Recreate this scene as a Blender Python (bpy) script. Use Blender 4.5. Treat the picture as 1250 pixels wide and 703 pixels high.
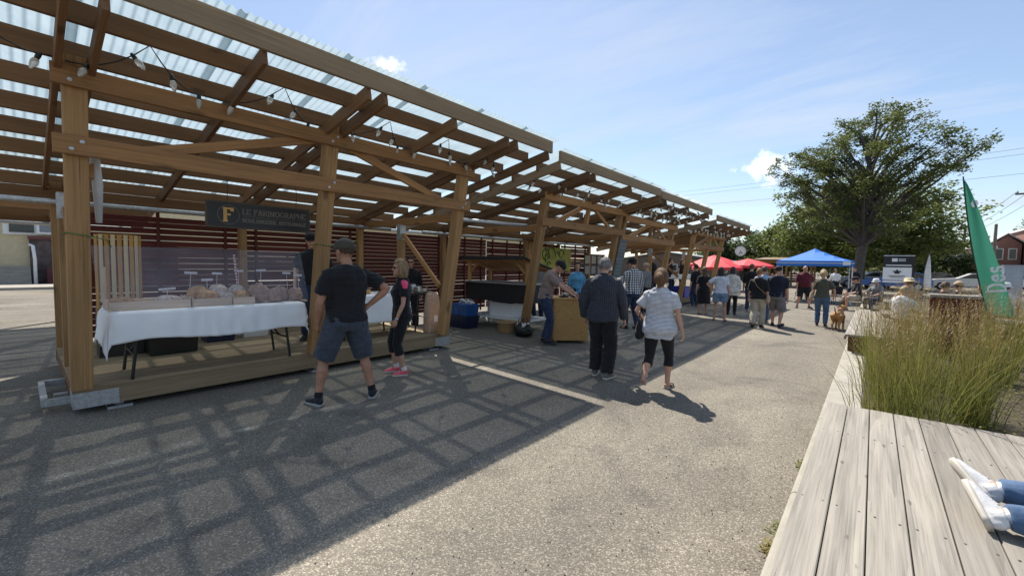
import bpy, math, random
from mathutils import Vector, Matrix, noise
V = Vector
R = math.radians
random.seed(11)
sc = bpy.context.scene
col = sc.collection
for o in list(bpy.data.objects):
    bpy.data.objects.remove(o)

# ---------------------------------------------------------------- camera, sky, sun, exposure
cam_d = bpy.data.cameras.new('camera')
cam = bpy.data.objects.new('camera', cam_d)
col.objects.link(cam)
cam.location = (0, 0, 1.62)
cam.rotation_euler = (R(86.6423), R(-0.9983), R(40.6184))
cam_d.sensor_width = 36
cam_d.lens = 515 / 1250 * 36
cam_d.clip_start = 0.05
cam_d.clip_end = 3000
sc.camera = cam

SUN_DIR = V((-0.53, 0.485, 1.0)).normalized()          # towards the sun
SUN_EL = math.asin(SUN_DIR.z)
SUN_AZ = math.atan2(SUN_DIR.x, SUN_DIR.y)              # clockwise from +Y

world = bpy.data.worlds.new('World')
sc.world = world
world.use_nodes = True
wn, wl = world.node_tree.nodes, world.node_tree.links
wn.clear()
def wnode(t, **k):
    n = wn.new(t)
    for a, b in k.items():
        setattr(n, a, b)
    return n
def wmath(op, a, b=None, c=None):
    n = wn.new('ShaderNodeMath'); n.operation = op
    for i, x in enumerate((a, b, c)):
        if x is None: continue
        if isinstance(x, (int, float)): n.inputs[i].default_value = x
        else: wl.new(x, n.inputs[i])
    return n.outputs[0]
sky = wnode('ShaderNodeTexSky', sky_type='NISHITA', sun_disc=False)
sky.sun_elevation = SUN_EL
sky.sun_rotation = SUN_AZ
sky.altitude = 50
sky.air_density = 1.0
sky.dust_density = 0.35
sky.ozone_density = 1.3
tc = wnode('ShaderNodeTexCoord')
sep = wnode('ShaderNodeSeparateXYZ'); wl.new(tc.outputs['Generated'], sep.inputs[0])
zc = wmath('ADD', wmath('MAXIMUM', sep.outputs[2], 0.0), 0.12)
px_ = wmath('DIVIDE', sep.outputs[0], zc)
py_ = wmath('DIVIDE', sep.outputs[1], zc)
comb = wnode('ShaderNodeCombineXYZ'); wl.new(px_, comb.inputs[0]); wl.new(py_, comb.inputs[1])
# thin high cirrus in long bands
mp = wnode('ShaderNodeMapping'); wl.new(comb.outputs[0], mp.inputs[0])
mp.inputs['Rotation'].default_value = (0, 0, R(63)); mp.inputs['Scale'].default_value = (0.28, 1.1, 1); mp.inputs['Location'].default_value = (0.6, 0.15, 0)
n1 = wnode('ShaderNodeTexNoise'); wl.new(mp.outputs[0], n1.inputs['Vector'])
n1.inputs['Scale'].default_value = 1.3; n1.inputs['Detail'].default_value = 9; n1.inputs['Roughness'].default_value = 0.62; n1.inputs['Distortion'].default_value = 0.5
r1 = wnode('ShaderNodeMapRange'); wl.new(n1.outputs['Fac'], r1.inputs[0])
r1.inputs[1].default_value = 0.50; r1.inputs[2].default_value = 0.74; r1.inputs[3].default_value = 0.16; r1.inputs[4].default_value = 0.8
cirrus = r1.outputs[0]
# two small fair-weather clouds standing low in the sky
n2 = wnode('ShaderNodeTexNoise'); wl.new(tc.outputs['Generated'], n2.inputs['Vector'])
n2.inputs['Scale'].default_value = 26; n2.inputs['Detail'].default_value = 7; n2.inputs['Roughness'].default_value = 0.6
def puff(d, rad, flat):
    d = V(d).normalized()
    sub = wnode('ShaderNodeVectorMath', operation='SUBTRACT'); wl.new(tc.outputs['Generated'], sub.inputs[0]); sub.inputs[1].default_value = d
    mul = wnode('ShaderNodeVectorMath', operation='MULTIPLY'); wl.new(sub.outputs[0], mul.inputs[0]); mul.inputs[1].default_value = (1, 1, flat)
    ln = wnode('ShaderNodeVectorMath', operation='LENGTH'); wl.new(mul.outputs[0], ln.inputs[0])
    a = wmath('DIVIDE', ln.outputs['Value'], rad)
    a = wmath('SUBTRACT', 1.0, a)
    b = wmath('MULTIPLY_ADD', n2.outputs['Fac'], 2.6, -1.45)
    return wmath('MULTIPLY', wmath('ADD', a, b, None), 1.5)
PUFFS = [((-0.1722, 0.9653, 0.1963), 0.062, 1.9), ((-0.7779, 0.4893, 0.3943), 0.05, 1.9)]
acc = None
for d, rad, fl in PUFFS:
    p = puff(d, rad, fl)
    mn = wn.new('ShaderNodeMath'); mn.operation = 'MAXIMUM'; mn.use_clamp = True
    wl.new(p, mn.inputs[0]); mn.inputs[1].default_value = 0.0
    acc = mn.outputs[0] if acc is None else wmath('MAXIMUM', acc, mn.outputs[0])
cl = cirrus; cum = wmath('MULTIPLY', acc, 0.9)
mix = wnode('ShaderNodeMix', data_type='RGBA')
wl.new(cl, mix.inputs['Factor'])
wl.new(sky.outputs[0], mix.inputs[6])
mix.inputs[7].default_value = (4.6, 5.15, 6.05, 1)
mix2 = wnode('ShaderNodeMix', data_type='RGBA')
wl.new(cum, mix2.inputs['Factor']); wl.new(mix.outputs[2], mix2.inputs[6]); mix2.inputs[7].default_value = (9.2, 9.2, 9.3, 1)
bg = wnode('ShaderNodeBackground'); bg.inputs['Strength'].default_value = 0.105
wl.new(mix2.outputs[2], bg.inputs[0])
wo = wnode('ShaderNodeOutputWorld'); wl.new(bg.outputs[0], wo.inputs[0])

sun_d = bpy.data.lights.new('sun', 'SUN')
sun_d.energy = 5.0
sun_d.angle = R(0.53)
sun_d.color = (1.0, 0.94, 0.84)
sun = bpy.data.objects.new('sun', sun_d)
col.objects.link(sun)
sun.location = (0, 0, 30)
sun.rotation_euler = SUN_DIR.to_track_quat('Z', 'Y').to_euler()

sc.view_settings.view_transform = 'Standard'
sc.view_settings.look = 'None'
sc.view_settings.gamma = 1
sc.view_settings.exposure = 0.60
sc.view_settings.use_curve_mapping = False
sc.render.engine = 'CYCLES'
sc.cycles.use_denoising = True
sc.cycles.max_bounces = 8
sc.cycles.transparent_max_bounces = 16
sc.cycles.caustics_reflective = False
sc.cycles.caustics_refractive = False
sc.cycles.sample_clamp_indirect = 6

# ---------------------------------------------------------------- helpers
WM = {}                                                # object -> world matrix
def world_of(o):
    return WM.get(o.name, Matrix()) if o else Matrix()
def link(o, parent=None, world=None):
    col.objects.link(o)
    w = world if world is not None else Matrix()
    WM[o.name] = w
    if parent:
        o.parent = parent
        o.matrix_basis = world_of(parent).inverted() @ w
    else:
        o.matrix_basis = w
    return o
def tag(o, label=None, cat=None, group=None, kind=None):
    if label: o['label'] = label
    if cat: o['category'] = cat
    if group: o['group'] = group
    if kind: o['kind'] = kind
    return o
def empty(name, loc=(0, 0, 0), rz=0, label=None, cat=None, group=None, kind=None):
    o = bpy.data.objects.new(name, None)
    o.empty_display_size = 0.1
    link(o, None, Matrix.Translation(V(loc)) @ Matrix.Rotation(rz, 4, 'Z'))
    return tag(o, label, cat, group, kind)
def copy_tree(o, world=None, parent=None, label=None):
    c = o.copy()
    col.objects.link(c)
    if parent:
        c.parent = parent
        WM[c.name] = world_of(parent) @ c.matrix_basis
    else:
        c.matrix_basis = world
        WM[c.name] = world
    if label: c['label'] = label
    for ch in KIDS.get(o.name, []):
        copy_tree(ch, None, c)
    return c
KIDS = {}
class MB:
    """collects faces; build() links them as one mesh object"""
    def __init__(s):
        s.v, s.f = [], []
    def add(s, vs, fs):
        b = len(s.v)
        s.v += [tuple(x) for x in vs]
        s.f += [tuple(i + b for i in q) for q in fs]
        return s
    def hexa(s, p):
        return s.add(p, [(3, 2, 1, 0), (4, 5, 6, 7), (0, 1, 5, 4), (1, 2, 6, 5), (2, 3, 7, 6), (3, 0, 4, 7)])
    def box(s, c, d, m=None):
        c = V(c); hx, hy, hz = d[0] / 2, d[1] / 2, d[2] / 2
        p = [V(q) for q in ((-hx, -hy, -hz), (hx, -hy, -hz), (hx, hy, -hz), (-hx, hy, -hz), (-hx, -hy, hz), (hx, -hy, hz), (hx, hy, hz), (-hx, hy, hz))]
        if m is not None: p = [m @ q for q in p]
        return s.hexa([c + q for q in p])
    def bar(s, a, b, w, h, up=(0, 0, 1)):
        a, b = V(a), V(b); x = (b - a).normalized(); up = V(up)
        y = up.cross(x)
        if y.length < 1e-5: y = V((0, 1, 0)).cross(x)
        y.normalize(); z = x.cross(y)
        y *= w / 2; z *= h / 2
        return s.hexa([a - y - z, b - y - z, b + y - z, a + y - z, a - y + z, b - y + z, b + y + z, a + y + z])
    def tube(s, pts, rads, n=8, side=None, cap=True, dome=0.6):
        pts = [V(p) for p in pts]
        N = len(pts)
        if not isinstance(rads, (list, tuple)): rads = [rads] * N
        rads = [(r, r) if isinstance(r, (int, float)) else r for r in rads]
        tans = []
        for i in range(N):
            t = pts[min(i + 1, N - 1)] - pts[max(i - 1, 0)]
            tans.append(t.normalized() if t.length > 1e-9 else V((0, 0, 1)))
        u = V(side) if side is not None else (V((0, 0, 1)) if abs(tans[0].z) < 0.9 else V((1, 0, 0)))
        rings = []
        for i in range(N):
            t = tans[i]
            uu = u - t * u.dot(t)
            if uu.length < 1e-6: uu = V((1, 0, 0)).cross(t)
            uu.normalize()
            if side is None: u = uu
            w = t.cross(uu)
            rings.append((pts[i], uu, w, rads[i][0], rads[i][1]))
        if cap:
            p, uu, w, a, b = rings[0]; e = min(a, b) * dome
            pre = [(p - tans[0] * e * 0.7, uu, w, a * 0.7, b * 0.7)]
            tip0 = p - tans[0] * e
            p, uu, w, a, b = rings[-1]; e = min(a, b) * dome
            post = [(p + tans[-1] * e * 0.7, uu, w, a * 0.7, b * 0.7)]
            tip1 = p + tans[-1] * e
            rings = pre + rings + post
        vs = []
        for p, uu, w, a, b in rings:
            for k in range(n):
                g = 2 * math.pi * k / n
                vs.append(p + uu * (a * math.cos(g)) + w * (b * math.sin(g)))
        fs = []
        M = len(rings)
        for i in range(M - 1):
            for k in range(n):
                k2 = (k + 1) % n
                fs.append((i * n + k, i * n + k2, (i + 1) * n + k2, (i + 1) * n + k))
        if cap:
            b0 = len(vs); vs += [tip0, tip1]
            for k in range(n):
                k2 = (k + 1) % n
                fs.append((b0, k2, k))
                fs.append((b0 + 1, (M - 1) * n + k, (M - 1) * n + k2))
        return s.add(vs, fs)
    def ball(s, c, r, nu=10, nv=7, m=None):
        c = V(c); r = (r, r, r) if isinstance(r, (int, float)) else r
        vs = [V((0, 0, -r[2]))]
        for j in range(1, nv):
            t = math.pi * j / nv - math.pi / 2
            for i in range(nu):
                g = 2 * math.pi * i / nu
                vs.append(V((r[0] * math.cos(t) * math.cos(g), r[1] * math.cos(t) * math.sin(g), r[2] * math.sin(t))))
        vs.append(V((0, 0, r[2])))
        if m is not None: vs = [m @ q for q in vs]
        fs = [(0, 1 + (i + 1) % nu, 1 + i) for i in range(nu)]
        for j in range(nv - 2):
            a, b = 1 + j * nu, 1 + (j + 1) * nu
            for i in range(nu):
                i2 = (i + 1) % nu
                fs.append((a + i, a + i2, b + i2, b + i))
        L = len(vs) - 1; a = 1 + (nv - 2) * nu
        fs += [(L, a + i, a + (i + 1) % nu) for i in range(nu)]
        return s.add([c + q for q in vs], fs)
    def lathe(s, prof, c=(0, 0, 0), n=16, m=None):
        """prof: (radius, z) from bottom to top"""
        c = V(c); vs, fs = [], []
        for r, z in prof:
            for k in range(n):
                g = 2 * math.pi * k / n
                q = V((r * math.cos(g), r * math.sin(g), z))
                vs.append(c + (m @ q if m is not None else q))
        for i in range(len(prof) - 1):
            for k in range(n):
                k2 = (k + 1) % n
                fs.append((i * n + k, i * n + k2, (i + 1) * n + k2, (i + 1) * n + k))
        fs.append(tuple(range(n - 1, -1, -1)))
        fs.append(tuple(range((len(prof) - 1) * n, len(prof) * n)))
        return s.add(vs, fs)
    def prism(s, poly, z0, z1, m=None):
        """poly in xy, extruded along z, optional matrix"""
        n = len(poly)
        vs = [V((x, y, z0)) for x, y in poly] + [V((x, y, z1)) for x, y in poly]
        if m is not None: vs = [m @ q for q in vs]
        fs = [tuple(range(n - 1, -1, -1)), tuple(range(n, 2 * n))]
        fs += [(i, (i + 1) % n, n + (i + 1) % n, n + i) for i in range(n)]
        return s.add(vs, fs)
    def mesh(s, name, smooth=False):
        me = bpy.data.meshes.new(name)
        me.from_pydata(s.v, [], s.f)
        if smooth: me.polygons.foreach_set('use_smooth', [True] * len(me.polygons))
        me.update()
        return me
    def build(s, name, mat=None, parent=None, smooth=False, local=False):
        """coordinates are world ones unless local (then the parent's)"""
        me = s.mesh(name, smooth)
        if mat: me.materials.append(mat)
        o = bpy.data.objects.new(name, me)
        link(o, parent, world_of(parent) if (local and parent) else Matrix())
        if parent: KIDS.setdefault(parent.name, []).append(o)
        return o
def sharp(o, deg=40):
    me = o.data
    me.polygons.foreach_set('use_smooth', [True] * len(me.polygons))
    try: me.set_sharp_from_angle(angle=R(deg))
    except Exception: pass
    return o
_beam = {}
def timber(name, a, b, w, h, mat, parent, up=(0, 0, 1), ch=0.004):
    """a plank or beam with eased edges; its own axes run along the grain"""
    a, b = V(a), V(b); d = b - a; L = d.length; x = d / L
    y = V(up).cross(x)
    if y.length < 1e-5: y = V((0, 1, 0)).cross(x)
    y.normalize(); z = x.cross(y)
    key = (round(L, 3), round(w, 4), round(h, 4), mat.name, ch)
    me = _beam.get(key)
    if me is None:
        m = MB(); c = min(ch, w / 4, h / 4)
        prof = [(-w/2 + c, -h/2), (w/2 - c, -h/2), (w/2, -h/2 + c), (w/2, h/2 - c), (w/2 - c, h/2), (-w/2 + c, h/2), (-w/2, h/2 - c), (-w/2, -h/2 + c)]
        vs = [(-L/2, p, q) for p, q in prof] + [(L/2, p, q) for p, q in prof]
        fs = [(0, 1, 2, 3, 4, 5, 6, 7)[::-1], tuple(range(8, 16))] + [(i, (i + 1) % 8, 8 + (i + 1) % 8, 8 + i) for i in range(8)]
        m.add(vs, fs)
        me = m.mesh(name); me.materials.append(mat)
        _beam[key] = me
    o = bpy.data.objects.new(name, me)
    M = Matrix((x, y, z)).transposed().to_4x4()
    M.translation = (a + b) / 2
    link(o, parent, M)
    if parent: KIDS.setdefault(parent.name, []).append(o)
    return o

# ---------------------------------------------------------------- materials
class NT:
    def __init__(s, name):
        s.m = bpy.data.materials.new(name); s.m.use_nodes = True
        s.n, s.l = s.m.node_tree.nodes, s.m.node_tree.links
        s.b = s.n['Principled BSDF']
        s.out = s.n['Material Output']
        s.tc = s.n.new('ShaderNodeTexCoord')
    def set(s, **k):
        for a, v in k.items():
            i = s.b.inputs[a.replace('_', ' ')]
            if hasattr(v, 'links'): s.l.new(v, i)
            else: i.default_value = v
        return s
    def coord(s, scale=(1, 1, 1), rot=(0, 0, 0), which='Object', rand=0.0):
        mp = s.n.new('ShaderNodeMapping')
        mp.inputs['Scale'].default_value = scale; mp.inputs['Rotation'].default_value = rot
        src = s.tc.outputs[which]
        if rand:
            oi = s.n.new('ShaderNodeObjectInfo')
            vm = s.n.new('ShaderNodeVectorMath'); vm.operation = 'MULTIPLY_ADD'
            cb = s.n.new('ShaderNodeCombineXYZ')
            for i in range(3): s.l.new(oi.outputs['Random'], cb.inputs[i])
            s.l.new(cb.outputs[0], vm.inputs[0]); vm.inputs[1].default_value = (rand, rand * .7, rand * 1.3); s.l.new(src, vm.inputs[2])
            src = vm.outputs[0]
        s.l.new(src, mp.inputs[0])
        return mp.outputs[0]
    def noise(s, co, scale, detail=4, rough=.55, dist=0, out='Fac'):
        n = s.n.new('ShaderNodeTexNoise'); s.l.new(co, n.inputs['Vector'])
        n.inputs['Scale'].default_value = scale; n.inputs['Detail'].default_value = detail
        n.inputs['Roughness'].default_value = rough; n.inputs['Distortion'].default_value = dist
        return n.outputs[out]
    def voro(s, co, scale, out='Distance', feature='F1', rnd=1.0):
        n = s.n.new('ShaderNodeTexVoronoi'); n.feature = feature; s.l.new(co, n.inputs['Vector'])
        n.inputs['Scale'].default_value = scale; n.inputs['Randomness'].default_value = rnd
        return n.outputs[out]
    def wave(s, co, scale, dist=2, detail=2, typ='BANDS', axis='X', dscale=1.0):
        n = s.n.new('ShaderNodeTexWave'); n.wave_type = typ
        if typ == 'BANDS': n.bands_direction = axis
        s.l.new(co, n.inputs['Vector']); n.inputs['Scale'].default_value = scale
        n.inputs['Distortion'].default_value = dist; n.inputs['Detail'].default_value = detail; n.inputs['Detail Scale'].default_value = dscale
        return n.outputs['Fac']
    def ramp(s, fac, stops):
        n = s.n.new('ShaderNodeValToRGB'); s.l.new(fac, n.inputs[0])
        e = n.color_ramp.elements
        while len(e) < len(stops): e.new(0.5)
        for el, (p, c) in zip(e, stops):
            el.position = p; el.color = (c, c, c, 1) if isinstance(c, (int, float)) else (*c, 1)
        return n.outputs[0]
    def rng(s, fac, a, b, c=0, d=1):
        n = s.n.new('ShaderNodeMapRange'); s.l.new(fac, n.inputs[0])
        for i, x in enumerate((a, b, c, d)): n.inputs[1 + i].default_value = x
        return n.outputs[0]
    def math(s, op, a, b=None, clamp=False):
        n = s.n.new('ShaderNodeMath'); n.operation = op; n.use_clamp = clamp
        for i, x in enumerate((a, b)):
            if x is None: continue
            if isinstance(x, (int, float)): n.inputs[i].default_value = x
            else: s.l.new(x, n.inputs[i])
        return n.outputs[0]
    def mix(s, fac, a, b, mode='MIX'):
        n = s.n.new('ShaderNodeMix'); n.data_type = 'RGBA'; n.blend_type = mode
        for i, x in ((0, fac), (6, a), (7, b)):
            if isinstance(x, (int, float)): n.inputs[i].default_value = x if i == 0 else (x, x, x, 1)
            elif isinstance(x, tuple): n.inputs[i].default_value = (*x, 1)
            else: s.l.new(x, n.inputs[i])
        return n.outputs[2]
    def random(s):
        return s.n.new('ShaderNodeObjectInfo').outputs['Random']
    def sep(s, co):
        n = s.n.new('ShaderNodeSeparateXYZ'); s.l.new(co, n.inputs[0]); return n.outputs
    def bump(s, h, strength=.3, dist=.01):
        n = s.n.new('ShaderNodeBump'); s.l.new(h, n.inputs['Height'])
        n.inputs['Strength'].default_value = strength; n.inputs['Distance'].default_value = dist
        s.l.new(n.outputs[0], s.b.inputs['Normal'])
        return s
def plain(name, c, rough=.6, var=.12, scale=6, bump=0, bscale=60, metal=0, spec=.5, rand=0):
    t = NT(name); co = t.coord(rand=3.0)
    n = t.noise(co, scale, 5)
    lo, hi = tuple(x * (1 - var) for x in c), tuple(min(1, x * (1 + var)) for x in c)
    cc = t.mix(t.rng(n, .3, .7), lo, hi)
    if rand:
        cc = t.mix(1.0, cc, t.mix(t.random(), (1 - rand,) * 3, (1 + rand * .5,) * 3), 'MULTIPLY')
    t.set(Base_Color=cc, Roughness=rough, Metallic=metal)
    t.b.inputs['Specular IOR Level'].default_value = spec
    if bump: t.bump(t.noise(co, bscale, 4), bump, .01)
    return t.m
def wood(name, c, dark=.55, rough=.65, var=.25, knots=True, cracks=0, bump=.25, grain=28, hue=None, kn_s=(1.6, 4.5, 4.5), kn_r=(.06, .13)):
    """sawn timber: the grain runs along the piece's own X axis"""
    t = NT(name)
    co = t.coord((1, 1, 1), rand=17.0)
    st = t.coord((.9, grain * .5, grain * .5), rand=17.0)
    g1 = t.noise(st, 1.0, 5, .6, .6)
    fine = t.noise(t.coord((1.6, grain * 3.2, grain * 3.2), rand=9.0), 1.0, 4, .65, .3)
    ring = t.noise(t.coord((.22, 7, 7), rand=17.0), 1.0, 2, .5, .2)
    ring = t.math('FRACT', t.math('MULTIPLY', ring, 9.0))
    g = t.math('ADD', t.math('ADD', t.math('MULTIPLY', g1, .45), t.math('MULTIPLY', fine, .46)), t.math('MULTIPLY', ring, .09))
    d = tuple(x * dark for x in c)
    cc = t.ramp(g, [(.34, d), (.55, c), (.72, tuple(min(1, x * 1.22) for x in c))])
    big = t.noise(t.coord((.6, 3, 3), rand=17.0), 1.4, 3)
    cc = t.mix(t.rng(big, .35, .7, 0, .45), cc, hue or tuple(x * .72 for x in c))
    tint = t.mix(t.random(), (1 - var,) * 3, (1 + var * .6,) * 3)
    cc = t.mix(1.0, cc, tint, 'MULTIPLY')
    h = g
    if knots:
        kw = t.n.new('ShaderNodeVectorMath'); kw.operation = 'MULTIPLY_ADD'; t.l.new(t.noise(t.coord((6, 30, 30), rand=5.0), 1.0, 3, .6, 0, 'Color'), kw.inputs[0]); kw.inputs[1].default_value = (.16, .16, .16); t.l.new(t.coord(kn_s, rand=17.0), kw.inputs[2])
        k = t.voro(kw.outputs[0], 1.0)
        kn = t.rng(k, kn_r[0], kn_r[1], 1, 0)
        cc = t.mix(t.math('MULTIPLY', kn, .75), cc, tuple(x * .28 for x in c))
    if cracks:
        ck = t.noise(t.coord((.7, 22, 22), rand=23.0), 1.0, 6, .7, .3)
        cm = t.rng(ck, .36, .31, 0, 1)
        cc = t.mix(t.math('MULTIPLY', cm, cracks), cc, tuple(x * .3 for x in c))
        h = t.math('SUBTRACT', g, cm)
    t.set(Base_Color=cc, Roughness=rough)
    t.b.inputs['Specular IOR Level'].default_value = .3
    t.bump(h, bump, .004)
    return t.m
# ---------------------------------------------------------------- people
def cloth(name, c, rough=.85, kind=None, c2=None, sc1=1.0):
    t = NT(name); co = t.coord()
    base = c
    n = t.noise(co, 9, 4)
    lo, hi = tuple(x * .82 for x in c), tuple(min(1, x * 1.15) for x in c)
    cc = t.mix(t.rng(n, .3, .7), lo, hi)
    s = t.sep(co)
    if kind == 'stripes':
        f = t.math('FRACT', t.math('MULTIPLY', s[2], sc1))
        cc = t.mix(t.math('LESS_THAN', f, .42), cc, c2)
    elif kind == 'check':
        a = t.math('LESS_THAN', t.math('FRACT', t.math('MULTIPLY', s[2], sc1)), .5)
        ang = t.math('ARCTAN2', s[1], s[0])
        b = t.math('LESS_THAN', t.math('FRACT', t.math('MULTIPLY', s[0], sc1)), .5)
        k = t.math('MULTIPLY', t.math('ADD', a, b), .5)
        cc = t.ramp(k, [(0, c2), (.5, tuple((x + y) * .3 for x, y in zip(c, c2))), (1, c)])
    elif kind == 'grid':
        a = t.math('LESS_THAN', t.math('FRACT', t.math('MULTIPLY', s[2], sc1)), .16)
        b = t.math('LESS_THAN', t.math('FRACT', t.math('MULTIPLY', s[0], sc1)), .16)
        cc = t.mix(t.math('MULTIPLY', t.math('MAXIMUM', a, b), .8), cc, c2)
    elif kind == 'floral':
        v = t.voro(co, sc1)
        cc = t.mix(t.rng(v, .28, .36, 1, 0), cc, c2)
    elif kind == 'denim':
        cc = t.mix(t.rng(t.noise(t.coord((1, 1, .25)), 14, 3), .4, .7), cc, c2)
    t.set(Base_Color=cc, Roughness=rough)
    t.b.inputs['Specular IOR Level'].default_value = .25
    t.b.inputs['Sheen Weight'].default_value = .12
    t.bump(t.math('ADD', t.noise(co, 340, 2), t.math('MULTIPLY', t.noise(co, 22, 3), 2.0)), .35, .006)
    return t.m
def skin_mat(name, c):
    t = NT(name); co = t.coord()
    cc = t.mix(t.rng(t.noise(co, 14, 6, .7), .35, .7), tuple(x * .74 for x in c), (min(1, c[0] * 1.12), c[1] * .98, c[2] * .92))
    t.set(Base_Color=cc, Roughness=.5)
    t.b.inputs['Specular IOR Level'].default_value = .4
    t.b.inputs['Subsurface Weight'].default_value = .12
    t.b.inputs['Subsurface Radius'].default_value = (.02, .008, .004)
    t.bump(t.noise(co, 160, 3), .15, .003)
    return t.m
def hair_mat(name, c):
    t = NT(name); st = t.coord((60, 60, 9))
    n = t.noise(st, 1.0, 4, .6)
    cc = t.mix(t.rng(n, .3, .7), tuple(x * .5 for x in c), tuple(min(1, x * 1.4) for x in c))
    t.set(Base_Color=cc, Roughness=.62)
    t.bump(n, 1.0, .02)
    return t.m
SKIN = skin_mat('skin_light', (.55, .33, .24)); SKIN2 = skin_mat('skin_tanned', (.42, .23, .15)); SKIN3 = skin_mat('skin_pink', (.58, .32, .25))
H_GREY = hair_mat('hair_grey', (.24, .235, .23)); H_BROWN = hair_mat('hair_brown', (.09, .05, .03)); H_BLACK = hair_mat('hair_black', (.018, .014, .013))
H_BLOND = hair_mat('hair_blond', (.36, .24, .13)); H_AUB = hair_mat('hair_auburn', (.22, .12, .06)); H_STRAW = hair_mat('hair_straw', (.45, .33, .18))
M_EYE = plain('eye_dark', (.02, .015, .012), .2, .1); M_LIP = plain('lip', (.42, .16, .14), .45, .1)
C_BLACK = cloth('cloth_black', (.013, .013, .016)); C_NAVY = cloth('cloth_navy', (.012, .016, .032)); C_SLATE = cloth('cloth_slate', (.05, .062, .085))
C_PINK = cloth('cloth_pink', (.8, .09, .2)); C_WHITE = cloth('cloth_white', (.72, .72, .72)); C_JEAN = cloth('denim_dark', (.022, .035, .075), .9, 'denim', (.035, .055, .11))
C_JEANL = cloth('denim_light', (.17, .27, .42), .9, 'denim', (.24, .35, .5)); C_JEANM = cloth('denim_mid', (.06, .11, .2), .9, 'denim', (.1, .16, .27))
C_STRIPE = cloth('stripe_jersey', (.70, .71, .74), .85, 'stripes', (.14, .16, .22), 62)
C_PLAID = cloth('plaid_shirt', (.008, .009, .016), .85, 'check', (.72, .74, .78), 17)
C_GRID = cloth('grid_shirt', (.022, .026, .038), .85, 'grid', (.075, .085, .11), 34)
C_TAUPE = cloth('cloth_taupe', (.25, .185, .165)); C_OLIVE = cloth('cloth_olive', (.075, .075, .055)); C_MAROON = cloth('cloth_maroon', (.10, .012, .024))
C_BEIGE = cloth('cloth_beige', (.40, .36, .29)); C_GREYS = cloth('cloth_greyshort', (.16, .155, .16)); C_BLUEP = cloth('print_blue', (.62, .66, .74), .85, 'floral', (.36, .44, .60), 38)
C_FLORAL = cloth('print_floral', (.62, .60, .56), .85, 'floral', (.22, .20, .19), 26); C_LBLUE = cloth('cloth_lightblue', (.30, .45, .62)); C_TEAL = cloth('cloth_teal', (.1, .3, .5))
C_RED = cloth('cloth_red', (.5, .03, .04)); C_STRAW = cloth('straw_hat', (.62, .52, .34)); C_GREYC = cloth('cloth_grey', (.2, .2, .2)); C_TAN = cloth('cloth_tan', (.42, .3, .2)); C_CAPO = cloth('cap_olive', (.055, .052, .04))
C_SHOEG = cloth('shoe_grey', (.16, .15, .14), .7); C_SHOEW = cloth('shoe_white', (.56, .565, .58), .6); C_SHOED = cloth('shoe_dark', (.015, .02, .03), .6); C_SHOEP = cloth('shoe_coral', (.80, .14, .17), .6)
M_SOLE = plain('sole_white', (.50, .46, .40), .6); M_SOLED = plain('sole_dark', (.05, .05, .055), .6); M_SOLEG = plain('sole_grey', (.3, .3, .3), .6); M_LENS = plain('lens_black', (.006, .006, .007), .08, .05)
M_STRAP = plain('strap_leather', (.03, .022, .018), .5); M_WATCH = plain('watch_steel', (.5, .5, .5), .25, .05, metal=.9)

def remeshed(mb, voxel, smooth_it=4, fold=0.0, seed=0.0, minz=None):
    me = mb.mesh('tmp')
    o = bpy.data.objects.new('tmp', me); col.objects.link(o)
    md = o.modifiers.new('r', 'REMESH'); md.mode = 'VOXEL'; md.voxel_size = voxel
    if smooth_it:
        ms = o.modifiers.new('s', 'SMOOTH'); ms.factor = .5; ms.iterations = smooth_it
    dg = bpy.context.evaluated_depsgraph_get()
    dg.update()
    new = bpy.data.meshes.new_from_object(o.evaluated_get(dg))
    bpy.data.objects.remove(o); bpy.data.meshes.remove(me)
    if fold:
        vs = new.vertices; N = len(vs)
        co = [0.0] * (3 * N); no = [0.0] * (3 * N)
        vs.foreach_get('co', co); new.vertex_normals.foreach_get('vector', no)
        for i in range(N):
            x, y, z = co[3*i:3*i+3]
            d = noise.noise(V((x * 9 + seed, y * 9, z * 4.5 + seed))) * .55 + (.5 - abs(noise.noise(V((x * 6 + z * 12, y * 7 + seed, z * 10 - x * 9))))) * .7 - .2
            d = (d + .3) * fold
            for k in range(3): co[3*i+k] += no[3*i+k] * d
        vs.foreach_set('co', co)
    new.polygons.foreach_set('use_smooth', [True] * len(new.polygons))
    new.update()
    return new
def mesh_obj(name, me, mat, parent):
    me.name = name; me.materials.clear(); me.materials.append(mat)
    o = bpy.data.objects.new(name, me)
    link(o, parent, world_of(parent))
    KIDS.setdefault(parent.name, []).append(o)
    return o
def join_raw(me, mb, keep=False):
    """append raw faces to a finished mesh"""
    vs = [tuple(v.co) for v in me.vertices]; fs = [tuple(p.vertices) for p in me.polygons]
    b = len(vs)
    vs += mb.v; fs += [tuple(i + b for i in q) for q in mb.f]
    n = bpy.data.meshes.new('body'); n.from_pydata(vs, [], fs)
    n.polygons.foreach_set('use_smooth', [True] * len(n.polygons)); n.update()
    if not keep: bpy.data.meshes.remove(me)
    return n
def ik(a, c, l1, l2, pole):
    a, c, pole = V(a), V(c), V(pole); d = c - a; L = d.length
    mx = (l1 + l2) * .999
    if L > mx: c = a + d * (mx / L); d = c - a; L = mx
    x = d / L
    k = (l1 * l1 - l2 * l2 + L * L) / (2 * L)
    h = math.sqrt(max(0, l1 * l1 - k * k))
    p = pole - x * pole.dot(x)
    p = p.normalized() if p.length > 1e-6 else V((0, 1, 0))
    return a + x * k + p * h, c
def lerp(a, b, t): return a + (b - a) * t

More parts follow.
